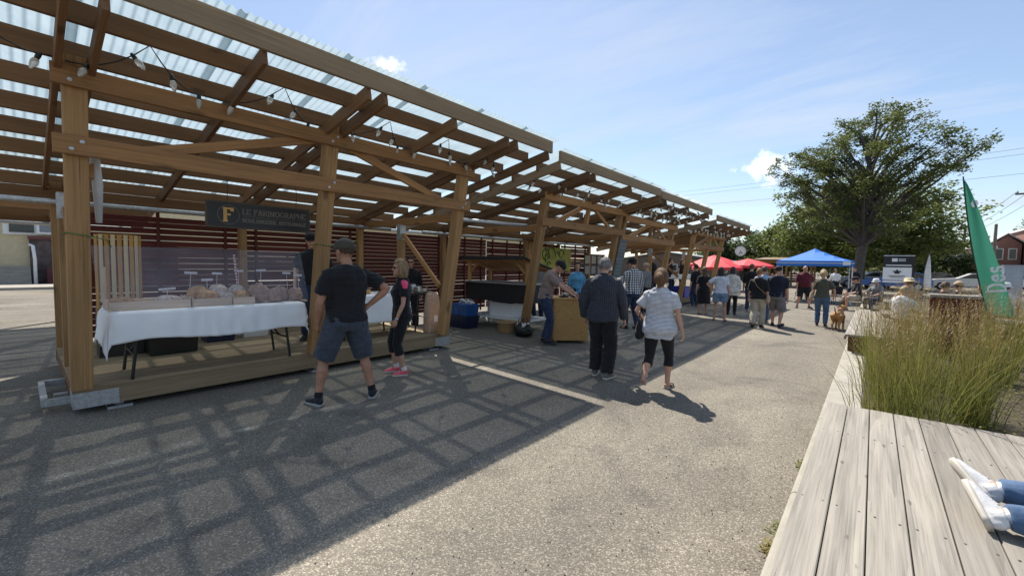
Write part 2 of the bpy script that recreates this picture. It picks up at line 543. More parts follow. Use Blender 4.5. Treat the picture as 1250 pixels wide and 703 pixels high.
def person(label, loc, face, h=1.72, feet=None, hips=None, lean=0, side=0, twist=0, head=(0, 0), arms=None, build='m', girth=1.0, belly=0.0,
           top=None, bottom=None, shoes=None, hair=None, hat=None, skin=SKIN, vox=.011, group=None, extras=(), z0=0.0, sock=None):
    """local frame: x right, y forward, z up; metres of a 1.75 m figure, scaled to h.  Everything is a child of one Empty at the feet."""
    f = V((face[0], face[1])).normalized()
    rz = math.atan2(-f.x, f.y)
    root = empty('person', (loc[0], loc[1], z0), rz, label, 'person', group)
    S = h / 1.75
    wsh = 1.0 if build == 'm' else .88
    wh = 1.0 if build == 'm' else 1.06
    feet = feet or [(-.11, 0, 0, 8, 0), (.11, 0, 0, -8, 0)]        # left, right: x, y, lift, toe-out degrees (+ = to the left), pitch
    L1, L2 = .43, .415
    if hips is None:
        need = []
        for i, q in enumerate(feet):
            s_ = -1 if i == 0 else 1
            dx, dy = q[0] - s_ * .085, q[1]
            need.append(math.sqrt(max(.05, ((L1 + L2) * .992) ** 2 - dx * dx - dy * dy)) + .085 + q[2])
        hips = (0, 0, min(.915, min(need)))
    HP = V(hips)
    # spine table
    spine = []
    p = HP.copy(); z = 0.0
    ml, msd, mt = R(lean), R(side), R(twist)
    step = .02
    while z <= .90:
        k = max(0, min(1, (z - .02) / .3)); k = k * k * (3 - 2 * k)
        rot = Matrix.Rotation(mt * k, 3, 'Z') @ Matrix.Rotation(msd * k, 3, 'Y') @ Matrix.Rotation(-ml * k, 3, 'X')
        spine.append((p.copy(), rot))
        p = p + rot @ V((0, 0, step)); z += step
    def sp(z):                                                  # z above the hips of the upright figure
        if z < 0: return HP + V((0, 0, z)), Matrix.Identity(3)
        i = min(len(spine) - 1, int(z / step)); a, r = spine[i]
        return a + r @ V((0, 0, z - i * step)), r
    def at(x, y, z):
        c, r = sp(z - .915); return c + r @ V((x, y, 0))
    # torso sections: z, half width, half depth, forward shift
    if build == 'm':
        SEC = [(.80, .12, .10, -.005), (.86, .165, .12, -.01), (.93, .17, .122, -.008), (1.0, .160, .115 + belly * .5, .0 + belly * .5), (1.08, .155, .11 + belly, .005 + belly), (1.18, .163, .112 + belly * .6, .005 + belly * .5), (1.28, .178, .12, .0), (1.36, .180, .115, -.008), (1.41, .150, .098, -.018), (1.445, .108, .082, -.02), (1.485, .072, .068, -.018)]
    else:
        SEC = [(.80, .12, .10, -.005), (.86, .172, .125, -.012), (.92, .178, .128, -.012), (1.0, .155, .11 + belly * .5, .0 + belly * .5), (1.08, .135, .098 + belly, .003 + belly), (1.18, .143, .105 + belly * .6, .008 + belly * .4), (1.26, .155, .128, .02), (1.34, .152, .106, .0), (1.40, .125, .085, -.015), (1.435, .088, .07, -.02), (1.475, .060, .058, -.018)]
    SEC = [(z, a * girth, b * (girth + 1) / 2 * (1 if girth < 1.05 else 1.04), y) for z, a, b, y in SEC]
    def torso(mb, z0, z1, ease=0.0, flare=0.0, shrink_top=True):
        zs = [z0] + [s[0] for s in SEC if z0 + .02 < s[0] < z1 - .012] + [z1]
        pts, rr, sd = [], [], []
        for z in zs:
            for i in range(len(SEC) - 1):
                if SEC[i][0] <= z <= SEC[i + 1][0] or (i == len(SEC) - 2): break
            if z < SEC[0][0]: i = 0
            t = (z - SEC[i][0]) / (SEC[i + 1][0] - SEC[i][0]); t = max(0 if z >= SEC[0][0] else 0, min(1, t))
            a, b, y = (lerp(SEC[i][k], SEC[i + 1][k], t) for k in (1, 2, 3))
            fl = flare * max(0, (1.15 - z) / .35)
            c, r = sp(z - .915)
            pts.append((c + r @ V((0, y, 0)), r, a + ease + fl, b + ease + fl * .8))
        n = 20; vs = []
        for c, r, a, b in pts:
            for k in range(n):
                g = 2 * math.pi * k / n
                cx, sy = math.cos(g), math.sin(g)
                cx = math.copysign(abs(cx) ** .85, cx); sy = math.copysign(abs(sy) ** .9, sy)
                vs.append(c + r @ V((a * cx, b * sy, 0)))
        M = len(pts)
        fs = [(i * n + k, i * n + (k + 1) % n, (i + 1) * n + (k + 1) % n, (i + 1) * n + k) for i in range(M - 1) for k in range(n)]
        fs += [tuple(range(n - 1, -1, -1)), tuple(range((M - 1) * n, M * n))]
        mb.add(vs, fs)
    # limbs
    legs = []
    for i, q in enumerate(feet):
        s_ = -1 if i == 0 else 1
        hip = HP + V((s_ * .088 * wh, 0, -.01))
        yawf = R(q[3])
        ank = V((q[0], q[1], .085 + q[2]))
        pole = V((math.sin(-yawf) * .6, 1, .15))
        if len(q) > 5: pole = V(q[5])
        kn, ank = ik(hip, ank, L1, L2, pole)
        legs.append((hip, kn, ank, yawf, R(q[4])))
    arms = arms or {}
    AR = []
    for i, key in enumerate(('l', 'r')):
        s_ = -1 if i == 0 else 1
        c, r = sp(1.378 - .915)
        shd = c + r @ V((s_ * .192 * wsh * (girth + 1) / 2, -.012, 0))
        spec = arms.get(key, ((s_ * .26, .04, .80), (s_ * .6, -1, 0), 'relax'))
        tgt, pole, curl = spec
        el, wr = ik(shd, V(tgt), .29, .255, V(pole))
        AR.append((shd, el, wr, curl, s_))
    hc, hr = sp(1.50 - .915)
    hrot = hr @ Matrix.Rotation(R(head[0]), 3, 'Z') @ Matrix.Rotation(R(head[1]), 3, 'X')
    HC = hc + hr @ V((0, .012, .028)) + hrot @ V((0, .015, .095))
    def hd(x, y, z): return HC + hrot @ V((x * 1.06, y * 1.06, z * 1.05))
    # ---- body
    b = MB()
    torso(b, .80, 1.475, -.018)
    nk0, _ = sp(1.44 - .915)
    b.tube([nk0 + hr @ V((0, -.02, 0)), hc + hr @ V((0, -.008, .0)), hd(0, -.012, -.06)], [(.072 * wsh, .07 * wsh), (.056 * wsh, .058 * wsh), (.052 * wsh, .055 * wsh)], 14)
    for hip, kn, ank, yw, pt in legs:
        g2 = (girth + 1) / 2
        m1 = hip.lerp(kn, .45); bk = (kn - hip).cross(V((1, 0, 0))).normalized()
        m2 = kn.lerp(ank, .33)
        sh = (ank - kn).normalized()
        back = V((0, -1, 0)); back = (back - sh * back.dot(sh)).normalized()
        b.tube([hip + V((0, -.01, .02)), m1, hip.lerp(kn, .85), kn, kn.lerp(ank, .12), m2 + back * .012, kn.lerp(ank, .7), ank, ank + sh * .02],
               [.080 * g2 * wh, .072 * g2, .056, .054, .051, .056 * g2, .041, .035, .037], 14)
    for shd, el, wr, curl, s_ in AR:
        k = (1.0 if build == 'm' else .84) * (girth + 1) / 2
        b.tube([shd + V((-s_ * .03, 0, .0)), shd.lerp(el, .2), shd.lerp(el, .55), el, el.lerp(wr, .22), el.lerp(wr, .6), wr],
               [.052 * k, .056 * k, .048 * k, .038 * k, .041 * k, .034 * k, .026 * k], 12)
    # head
    vs, fs = [], []
    tmp = MB(); tmp.ball((0, 0, 0), 1, 20, 14)
    hw = .074 if build == 'm' else .070
    for x, y, z in tmp.v:
        X, Y, Z = x * hw, y * .095, z * .118
        if z < 0:
            q = (-z) ** 1.6
            X *= 1 - .26 * q
            if y > 0: Y = Y * (1 - .05 * q) + .012 * q * y
            else: Y *= 1 - .45 * q
        if z > .2 and y < 0: Y *= 1.04
        if y > .55: Y *= .96
        vs.append(hd(X, Y, Z))
    b.add(vs, tmp.f)
    b.tube([hd(0, .082, .022), hd(0, .098, -.006), hd(0, .108, -.022)], [.009, .012, .015], 8)                # nose
    b.ball(hd(0, .082, -.085), (.026, .02, .018), 8, 6)                                                     # chin
    b.ball(hd(0, .078, .034), (.05, .016, .012), 8, 6, hrot)                                                # brow
    b.ball(hd(0, .084, -.055), (.026, .012, .012), 8, 6, hrot)                                              # lips
    for s_ in (-1, 1):
        b.ball(hd(s_ * (hw + .004), -.008, -.002), (.010, .02, .031), 8, 6, hrot)                           # ears
    b.v = [tuple(V(q) * S) for q in b.v]
    me = remeshed(b, vox * .8, 3)
    hb = MB()                                                                                                # hands: palm, four fingers, thumb
    for shd, el, wr, curl, s_ in AR:
        d = (wr - el).normalized()
        if curl == 'flat' or curl == 'reach': d = (d + V((0, .2, 0))).normalized()
        inward = V((-s_, 0, 0)); nrm = inward - d * inward.dot(d)
        if nrm.length < .2: nrm = V((0, 0, -1)) - d * d.dot(V((0, 0, -1)))
        if curl == 'reach': nrm = V((0, 0, -1)) - d * d.dot(V((0, 0, -1)))
        nrm.normalize(); sd = d.cross(nrm) * s_                     # sd: thumb side
        if sd.y < 0 and abs(sd.y) > .3: sd = -sd
        k = 1.0 if build == 'm' else .88
        pw = wr + d * .092 * k
        hb.tube([wr - d * .015, wr + d * .02 * k, wr + d * .06 * k, pw], [(.027 * k, .020 * k), (.034 * k, .018 * k), (.042 * k, .016 * k), (.040 * k, .013 * k)], 10, sd)
        ang = {'relax': 22, 'fist': 72, 'flat': 6, 'reach': 26, 'hold': 62}[curl]
        for j, (off, ln) in enumerate(((.029, .072), (.010, .082), (-.010, .076), (-.028, .06))):
            p0 = pw + sd * off * k - d * .006
            pts = [p0]; dd = d.copy()
            for sgm in (.44, .32, .24):
                dd = Matrix.Rotation(R(ang * (1 + .12 * j)), 3, d.cross(nrm)) @ dd if True else dd
                pts.append(pts[-1] + dd * ln * sgm * k)
            hb.tube(pts, [.0092 * k, .0088 * k, .008 * k, .0066 * k], 7)
        t0 = wr + d * .022 * k + sd * .026 * k
        td = (d * .75 + sd * .62 + nrm * .25).normalized(); t1 = t0 + td * .04 * k
        td2 = (d * .9 + sd * .2 + nrm * (.35 + ang / 120)).normalized()
        hb.tube([t0, t1, t1 + td2 * .032 * k, t1 + td2 * .052 * k], [.013 * k, .0105 * k, .0095 * k, .0075 * k], 7)
    hb.v = [tuple(V(q) * S) for q in hb.v]
    mesh_obj('body', join_raw(me, hb), skin, root)
    def put(name, mb, mat, voxel=None, it=3, fold=0.0, parent=None):
        mb.v = [tuple(V(q) * S) for q in mb.v]
        if voxel: m_ = remeshed(mb, voxel, it, fold, random.random() * 50)
        else: m_ = mb.mesh(name, True)
        return mesh_obj(name, m_, mat, parent or root)
    # face
    for s_ in (-1, 1):
        e = MB(); e.ball(hd(s_ * .030, .0835, .012), (.013, .007, .007), 8, 6, hrot); put('eye', e, M_EYE)
    e = MB(); e.ball(hd(0, .0955, -.055), (.023, .004, .0065), 8, 6, hrot); put('mouth', e, M_LIP)
    # ---- clothes
    def leg_tube(mb, i, frac, ease, flare=0.0, z_top=None):
        hip, kn, ank, yw, pt = legs[i]
        g2 = (girth + 1) / 2
        tot = 2.0
        stops = [(0, .096 * g2 * wh), (.45, .083 * g2), (.85, .066), (1.0, .060), (1.15, .057), (1.33, .061 * g2), (1.7, .05), (1.98, .044)]
        P, Q = [], []
        end = frac * 2.0
        def pos(t): return hip.lerp(kn, t) if t <= 1 else kn.lerp(ank, t - 1)
        for t, r in stops:
            if t < end - .05:
                P.append(pos(t)); Q.append(r + ease + flare * t / 2)
        r_end = None
        for j in range(len(stops) - 1):
            if stops[j][0] <= end <= stops[j + 1][0] + 1e-6:
                u = (end - stops[j][0]) / (stops[j + 1][0] - stops[j][0]); r_end = lerp(stops[j][1], stops[j + 1][1], u)
        if r_end is None: r_end = stops[-1][1]
        P.append(pos(min(end, 2.0))); Q.append(r_end + ease + flare * end / 2)
        P[0] = P[0] + V((0, -.008, .03))
        mb.tube(P, Q, 16, dome=.05)
    if bottom:
        kind, mt_ = bottom[0], bottom[1]
        frac = {'trousers': .985, 'jeans': .975, 'leggings': .985, 'capri': .70, 'shorts': .44, 'short_shorts': .32, 'bermuda': .50}[kind]
        ease = {'trousers': .020, 'jeans': .012, 'leggings': .009, 'capri': .010, 'shorts': .026, 'short_shorts': .016, 'bermuda': .022}[kind]
        fl = {'shorts': .055, 'bermuda': .05, 'short_shorts': .05, 'trousers': .022}.get(kind, 0.0)
        m = MB()
        torso(m, .80, 1.03, .008 + ease * .35)
        for i in (0, 1): leg_tube(m, i, frac, ease, fl)
        put({'trousers': 'trousers', 'jeans': 'jeans', 'leggings': 'leggings', 'capri': 'leggings'}.get(kind, 'shorts'), m, mt_, vox, 2, {'leggings': .003, 'capri': .004}.get(kind, .013 if vox > .0095 else .021))
    if top:
        kind, mt_ = top[0], top[1]
        opt = top[2] if len(top) > 2 else {}
        hem = opt.get('hem', .92); ease = opt.get('ease', .016); sl = opt.get('sleeve', .55)
        m = MB()
        torso(m, hem, 1.478, ease, opt.get('flare', .0))
        for shd, el, wr, curl, s_ in AR:
            k = (1.0 if build == 'm' else .84) * (girth + 1) / 2
            if sl <= 0: continue
            P = [shd + V((-s_ * .07, 0, .012)), shd + V((-s_ * .01, 0, -.002))]; Q = [.050 * k + ease * .3, .058 * k + ease * .4]
            st = [(.4, .058), (.75, .05), (1.0, .046), (1.3, .046), (1.7, .040), (1.95, .034)]
            end = sl * 2
            def pos(t): return shd.lerp(el, t) if t <= 1 else el.lerp(wr, t - 1)
            for t, r in st:
                if t < end - .06: P.append(pos(t)); Q.append(r * k + ease * .75)
            P.append(pos(end)); Q.append((.052 if end < 1.2 else .036) * k + ease * (.95 if end < 1.2 else .6))
            m.tube(P, Q, 14, dome=.05)
        t_ob = put({'tee': 'shirt', 'shirt': 'shirt', 'dress': 'dress', 'blouse': 'blouse'}[kind], m, mt_, vox, 2, opt.get('fold', .019 if vox > .0095 else .026))
        if opt.get('collar'):
            cm = MB(); cm.tube([nk0 + hr @ V((0, -.018, .008)), hc + hr @ V((0, -.012, .012))], [(.076, .074), (.066, .066)], 16, dome=.05); put('collar', cm, mt_, vox, 1, 0, t_ob)
        if opt.get('skirt'):
            sk = MB(); zz, rr_ = opt['skirt']
            c0, _ = sp(.1); c1 = V((HP.x, HP.y, zz))
            sk.tube([c0, HP + V((0, 0, .0)), HP.lerp(c1, .5), c1], [(.15, .115), (.195, .15), (lerp(.195, rr_, .5), lerp(.15, rr_ * .85, .5)), (rr_, rr_ * .85)], 20, V((1, 0, 0)), dome=.02)
            put('skirt', sk, mt_, vox * 1.2, 2, .025)
    for i, (hip, kn, ank, yw, pt) in enumerate(legs):
        rot = Matrix.Rotation(yw, 3, 'Z') @ Matrix.Rotation(-pt, 3, 'X')
        if len(feet[i]) > 6:
            ty_, tz_ = V(feet[i][6]).normalized(), V(feet[i][7]); tx_ = ty_.cross(tz_).normalized(); tz_ = tx_.cross(ty_); rot = Matrix((tx_, ty_, tz_)).transposed()
        def fp(x, y, z): return ank + rot @ V((x, y, z))
        kind, mu, ms = shoes or ('shoe', C_SHOEG, M_SOLE)
        fk = 1.0 if build == 'm' else .9
        up = MB(); so = MB()
        s_ = -1 if i == 0 else 1
        out = [(-.058, .034), (-.03, .044), (.03, .043), (.085, .048), (.13, .050), (.165, .046), (.188, .036), (.202, .018)]
        poly = [(s_ * w * (1.0 if True else 0) * fk * .98, y * fk) for y, w in out] + [(-s_ * w * fk * .98, y * fk) for y, w in reversed(out)]
        poly = [(x, y) for x, y in poly]
        bot = -.083; th = .026 if kind != 'sandal' else .02
        n = len(poly)
        vsb = [fp(x, y, bot) for x, y in poly] + [fp(x * 1.02, y * 1.02, bot + th) for x, y in poly]
        fsb = [tuple(range(n - 1, -1, -1)), tuple(range(n, 2 * n))] + [(j, (j + 1) % n, n + (j + 1) % n, n + j) for j in range(n)]
        so.add(vsb, fsb)
        if kind == 'sandal':
            ft = MB(); ft.tube([fp(0, -.045 * fk, -.045), fp(0, .0, -.03), fp(0, .06 * fk, -.042), fp(0, .12 * fk, -.05), fp(0, .165 * fk, -.054), fp(0, .185 * fk, -.056)],
                    [(.032, .03), (.036, .04), (.036, .024), (.042, .018), (.038, .014), (.024, .009)], 12, rot @ V((1, 0, 0)))
            put('foot', ft, skin)
            for yy, ww in ((.045, .03), (.12, .022)):
                up.tube([fp(-.046 * fk, yy, -.07), fp(-.03 * fk, yy, -.026 - yy * .07), fp(0, yy + .005, -.014 - yy * .12), fp(.03 * fk, yy, -.026 - yy * .07), fp(.046 * fk, yy, -.07)], [(.004, .016)] * 5, 8)
            shoe = put('sandal', up, mu)
        else:
            hh = .0
            up.tube([fp(0, -.050 * fk, -.038), fp(0, -.03 * fk, -.030), fp(0, .03 * fk, -.026), fp(0, .08 * fk, -.040), fp(0, .13 * fk, -.050), fp(0, .168 * fk, -.054), fp(0, .186 * fk, -.057)],
                    [(.026, .034), (.034, .046), (.036, .046), (.041, .036), (.044, .028), (.040, .023), (.029, .017)], 14, rot @ V((1, 0, 0)))
            if kind != 'low': up.tube([fp(0, -.012, -.04), fp(0, -.012, .005)], [.042, .044], 14, dome=.05)
            shoe = put('shoe', up, mu, vox * .6 if vox < .012 else None, 2)
        put('sole', so, ms, parent=shoe)
        if kind == 'trainer':
            lc = MB()
            for yy in (.045, .07, .095):
                zt = -.026 + .046 - (yy - .03) * .52
                lc.tube([fp(-.028, yy, zt - .012), fp(0, yy + .006, zt - .002), fp(.028, yy, zt - .012)], .0045, 6)
            put('laces', lc, M_SOLE, parent=shoe)
            sk = MB(); sk.tube([ank + V((0, -.004, 0)), ank.lerp(kn, .14)], [.041, .044], 14, dome=.05); put('sock', sk, sock or opt_sock, vox * .7, 1)
    # ---- hair and hats
    if hair and hair[0] != 'none':
        kind, mt_ = hair
        m = MB(); tmp = MB(); tmp.ball((0, 0, 0), 1, 18, 12); vs = []
        thick = {'short': .012, 'crop': .006, 'bob': .022, 'long': .02, 'bun': .026, 'fringe': .007}[kind]
        for x, y, z in tmp.v:
            X, Y, Z = x * (hw + thick), y * (.097 + thick) - .006, z * (.116 + thick) + .006
            if y > .1 and z < .62:                       # leave the face free
                q = min(1, (y - .1) / .35) * min(1, (.62 - z) / .25)
                X *= 1 - .25 * q; Y *= 1 - .45 * q
            if kind in ('short', 'crop') and y < .1 and z < -.1: X *= .86; Y *= .84
            if z < -.25: 
                q = min(1, (-.25 - z) / .5); X *= 1 - .35 * q; Y *= 1 - .25 * q; Z *= 1 - .35 * q
            vs.append(hd(X, Y, Z))
        m.add(vs, tmp.f)
        if kind == 'bob':
            m.tube([hd(0, -.045, .03), hd(0, -.058, -.06), hd(0, -.05, -.135)], [(.088, .06), (.092, .055), (.075, .04)], 16, hrot @ V((1, 0, 0)))
            for s_ in (-1, 1): m.tube([hd(s_ * .072, .03, .06), hd(s_ * .085, .02, -.03), hd(s_ * .076, .005, -.12)], [.024, .026, .016], 10)
        if kind == 'long':
            m.tube([hd(0, -.05, .03), hd(0, -.075, -.08), hd(0, -.10, -.2), hd(.01, -.115, -.32), hd(.01, -.118, -.40)], [(.085, .055), (.088, .05), (.085, .04), (.06, .03), (.03, .02)], 16, hrot @ V((1, 0, 0)))
        if kind == 'bun':
            m.ball(hd(0, -.115, .03), .056, 12, 8)
            m.tube([hd(0, -.06, -.02), hd(0, -.065, -.085)], [(.06, .04), (.045, .03)], 12, hrot @ V((1, 0, 0)))
        h_ob = put('hair', m, mt_, min(vox, .011) * .8, 2, .004 if kind not in ('crop', 'short') else .0015)
        if vox < .0095:                                  # loose strands over the hair
            hm = h_ob.data; st = MB(); rn = random.Random(5); nv_ = len(hm.vertices); HCs = HC * S
            Lh = {'short': .028, 'crop': .016}.get(kind, .06)
            for q in range(1700):
                v_ = hm.vertices[rn.randrange(nv_)]; p_ = v_.co.copy(); nr = v_.normal.copy()
                fl = V((0, 0, -1)) + (hrot @ V((0, -.5, 0))) + V((rn.gauss(0, .25), rn.gauss(0, .25), rn.gauss(0, .25)))
                fl = (fl - nr * fl.dot(nr) * .92)
                if fl.length < .05: continue
                fl = fl.normalized() * Lh * rn.uniform(.5, 1.2); sd_ = fl.cross(nr).normalized() * .0011
                a_ = p_ - nr * .003; b_ = p_ + fl * .5 + nr * .0045; c_ = p_ + fl + nr * .003 * rn.random() + V((0, 0, -.008))
                st.add([a_ - sd_, a_ + sd_, b_ + sd_, b_ - sd_, c_], [(0, 1, 2, 3), (3, 2, 4)])
            nm_ = join_raw(hm, st, True); nm_.name = 'hair'; nm_.materials.append(mt_); h_ob.data = nm_
        if kind == 'bun':
            bd = MB(); bd.tube([hd(.03 * math.cos(q * .7), -.098 + .01 * math.sin(q), .02 + .03 * math.sin(q * .7)) for q in range(10)], .007, 6); put('hair_clip', bd, M_STRAP)
    if hat:
        kind, mt_ = hat[0], hat[1]
        m = MB()
        if kind == 'cap':
            back = len(hat) > 2 and hat[2]
            pr_ = [(hw + .018, .020), (hw + .020, .045), (hw + .016, .085), (hw * .78, .118), (hw * .4, .134), (.008, .139)]
            vs = []; n = 18
            for r, z in pr_:
                for k in range(n):
                    g = 2 * math.pi * k / n; vs.append(hd(r * math.cos(g), r * 1.22 * math.sin(g) - .004, z))
            fs = [(i * n + k, i * n + (k + 1) % n, (i + 1) * n + (k + 1) % n, (i + 1) * n + k) for i in range(len(pr_) - 1) for k in range(n)]
            fs.append(tuple(range((len(pr_) - 1) * n, len(pr_) * n))); fs.append(tuple(range(n - 1, -1, -1)))
            m.add(vs, fs); c_ob = put('cap', m, mt_)
            br = MB(); s1 = -1 if back else 1
            outl = [(-.072, .05), (-.07, .10), (-.045, .155), (0, .175), (.045, .155), (.07, .10), (.072, .05)]
            vs = [hd(x, y * s1, .028 - .35 * x * x * 10 * .3 - (.012 if y > .12 else 0)) for x, y in outl]
            vs += [q + hrot @ V((0, 0, .006)) for q in vs]; n = len(outl)
            br.add(vs, [tuple(range(n)), tuple(range(2 * n - 1, n - 1, -1))] + [(i, n + i, n + (i + 1) % n, (i + 1) % n) for i in range(n)])
            put('brim', br, mt_, parent=c_ob)
        else:                                            # wide straw hat
            n = 20; vs = []
            pr_ = [(.19, .022), (.19, .028), (.13, .038), (.098, .045), (.094, .10), (.075, .128), (.02, .135)]
            if kind == 'bucket': pr_ = [(.135, .005), (.135, .010), (.095, .042), (.09, .10), (.07, .125), (.02, .13)]
            for r, z in pr_:
                for k in range(n):
                    g = 2 * math.pi * k / n; vs.append(hd(r * math.cos(g), r * 1.1 * math.sin(g), z))
            fs = [(i * n + k, i * n + (k + 1) % n, (i + 1) * n + (k + 1) % n, (i + 1) * n + k) for i in range(len(pr_) - 1) for k in range(n)]
            fs.append(tuple(range((len(pr_) - 1) * n, len(pr_) * n))); fs.append(tuple(range(n - 1, -1, -1)))
            m.add(vs, fs); put('hat', m, mt_)
    ctx = dict(root=root, at=at, hd=hd, hrot=hrot, AR=AR, legs=legs, put=put, sp=sp, HP=HP, S=S, hw=hw)
    for ex in extras: ex(ctx)
    return root
opt_sock = C_WHITE

def ex_sunglasses(c):
    hd, put = c['hd'], c['put']
    m = MB()
    for s_ in (-1, 1):
        m.ball(hd(s_ * .031, .094, .012), (.027, .008, .021), 12, 8, c['hrot'])
        m.tube([hd(s_ * .058, .085, .016), hd(s_ * (c['hw'] + .008), .03, .014), hd(s_ * (c['hw'] + .006), -.02, .010)], .0035, 6)
    m.tube([hd(-.01, .102, .016), hd(.01, .102, .016)], .003, 6)
    put('sunglasses', m, M_LENS)
def ex_watch(which):
    def f(c):
        shd, el, wr, curl, s_ = c['AR'][which]
        d = (wr - el).normalized(); m = MB(); p = wr - d * .02
        m.tube([p - d * .012, p + d * .012], [.030, .030], 14, dome=.02)
        c['put']('watch', m, M_WATCH)
    return f
def ex_patch(mat):
    """contrast shoulder insets"""
    def f(c):
        for shd, el, wr, curl, s_ in c['AR']:
            m = MB()
            m.tube([shd + V((-s_ * .085, .0, .045)), shd + V((-s_ * .03, 0, .036)), shd + V((s_ * .012, 0, .012)), shd.lerp(el, .28) + V((s_ * .014, 0, 0)), shd.lerp(el, .46) + V((s_ * .012, 0, 0))],
                   [(.03, .045), (.034, .05), (.046, .052), (.043, .046), (.038, .042)], 14, V((s_, 0, 0)))
            c['put']('shoulder_inset', m, mat, .009, 3, .004)
    return f
def ex_bag(side, mat, drop=.95, size=(.1, .26, .24), strap=True, cross=False, strapmat=None):
    def f(c):
        shd = c['AR'][0 if side < 0 else 1][0]
        m = MB(); x = side * .27
        cx, cy, cz = x, -.03, drop
        w, l, hgt = size
        m.tube([(cx, cy, cz - hgt / 2), (cx, cy, cz - hgt * .3), (cx, cy, cz + hgt * .2), (cx, cy, cz + hgt / 2)], [(w * .5, l * .5), (w * .62, l * .53), (w * .5, l * .47), (w * .25, l * .4)], 16, V((1, 0, 0)))
        b_ = c['put']('handbag', m, mat, .012, 2, .01)
        if strap:
            s2 = MB(); top_ = c['AR'][1 if (side < 0) == cross else 0][0] if cross else shd
            mid = c['at'](0, -.15, 1.2)
            inx = -.06 * math.copysign(1, top_.x)
            if cross:
                s2.tube([(cx * .9, cy + .02, cz + hgt * .45), c['at'](side * .13, -.135, 1.1), c['at'](0, -.15, 1.22), c['at'](-side * .1, -.125, 1.40), top_ + V((inx * 1.2, 0, .075)), c['at'](-side * .08, .12, 1.36), c['at'](side * .05, .16, 1.2), (cx * .9, cy + .1, cz + hgt * .4)], [(.006, .013)] * 8, 8)
            else:
                s2.tube([(cx, cy - .09, cz + hgt * .4), (cx * .92, -.09, 1.2), top_ + V((inx * .5, -.055, .05)), top_ + V((inx * .7, .0, .08)), top_ + V((inx * .5, .06, .04)), (cx * .92, .07, 1.2), (cx, cy + .09, cz + hgt * .4)], [(.006, .012)] * 7, 8)
            c['put']('strap', s2, strapmat or mat, parent=b_)
    return f
# ---------------------------------------------------------------- materials of the place
def asphalt_mat():
    t = NT('asphalt'); co = t.coord()
    v = t.voro(co, 105, 'Color'); vs = t.sep(v)
    d = t.voro(co, 105)
    chip = t.ramp(vs[0], [(0, (.17, .158, .138)), (.35, (.235, .217, .19)), (.75, (.315, .292, .255)), (1, (.56, .52, .455))])
    fine = t.noise(co, 260, 3)
    cc = t.mix(t.rng(fine, .3, .75, .0, .55), chip, (.19, .176, .155))
    edge = t.rng(d, .35, .62, 0, .55)
    cc = t.mix(edge, cc, (.12, .112, .10))
    big = t.noise(co, .35, 5, .6, .4)
    cc = t.mix(1.0, cc, t.mix(t.rng(big, .3, .7), (.68, .655, .615), (1.08, 1.04, .96)), 'MULTIPLY')
    st = t.noise(t.coord((.9, .12, 1)), 1.2, 4, .6)
    cc = t.mix(t.rng(st, .50, .74, 0, .8), cc, t.mix(1.0, cc, (1.36, 1.35, 1.32), 'MULTIPLY'))
    wob = t.n.new('ShaderNodeVectorMath'); wob.operation = 'MULTIPLY_ADD'; t.l.new(t.noise(co, 1.7, 4, .6, 0, 'Color'), wob.inputs[0]); wob.inputs[1].default_value = (.9, .9, 0); t.l.new(co, wob.inputs[2])
    ce = t.voro(wob.outputs[0], .22, 'Distance', 'DISTANCE_TO_EDGE')
    cc = t.mix(t.math('MULTIPLY', t.rng(ce, .0012, .0035, 1, 0), t.rng(t.noise(co, .5, 2), .56, .66, 0, .45)), cc, (.09, .084, .076))
    pt = t.noise(co, .9, 3, .5, 1.5); cc = t.mix(t.rng(pt, .55, .66, 0, .8), cc, t.mix(1.0, cc, (.74, .74, .75), 'MULTIPLY'))
    spots = t.voro(co, 1.1)
    cc = t.mix(t.rng(spots, .02, .045, .35, 0), cc, (.05, .048, .045))
    t.set(Base_Color=cc, Roughness=.9)
    t.b.inputs['Specular IOR Level'].default_value = .25
    t.bump(t.math('SUBTRACT', t.math('MULTIPLY', fine, .5), d), .55, .008)
    return t.m
ASPHALT = asphalt_mat()
def paint_mat():
    t = NT('worn_paint'); co = t.coord()
    w = t.math('ADD', t.math('MULTIPLY', t.noise(co, 60, 4, .7), .55), t.math('MULTIPLY', t.noise(co, 3.5, 4), .6))
    t.set(Base_Color=(.46, .44, .36, 1), Roughness=.8, Alpha=t.rng(w, .53, .66, 0, .75))
    return t.m
PAINT = paint_mat()
T_WARM = wood('timber_warm', (.40, .205, .082), .5, .62, .3, cracks=.6, kn_s=(1.3, 4.0, 4.0), kn_r=(.10, .17))
T_POST = wood('timber_post', (.41, .235, .103), .5, .62, .2, cracks=.9, kn_s=(1.3, 3.5, 3.5), kn_r=(.10, .17))
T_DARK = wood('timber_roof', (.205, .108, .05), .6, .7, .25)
T_FASC = wood('timber_fascia', (.30, .215, .13), .65, .7, .2)
T_DECK = wood('deck_worn', (.36, .27, .165), .65, .75, .15, cracks=.5)
T_GREY = wood('deck_silvered', (.32, .292, .25), .50, .8, .16, cracks=.9, bump=.9, grain=30, kn_s=(2.2, 7.0, 7.0), kn_r=(.045, .085))
T_RED = wood('slat_red', (.135, .027, .019), .6, .6, .2, knots=False)
T_PALE = wood('crate_pine', (.80, .62, .43), .75, .6, .12, grain=22)
T_OAK = wood('cabinet_oak', (.52, .30, .11), .75, .45, .06, grain=16)
T_CEDAR = wood('cedar_slat', (.66, .36, .15), .65, .55, .2)
GALV = plain('galvanised', (.46, .48, .50), .42, .22, 30, .1, 90, .7)
CONC = plain('concrete', (.34, .315, .27), .85, .14, 5, .35, 120)
M_BLACK = plain('black_metal', (.012, .012, .013), .4, .1)
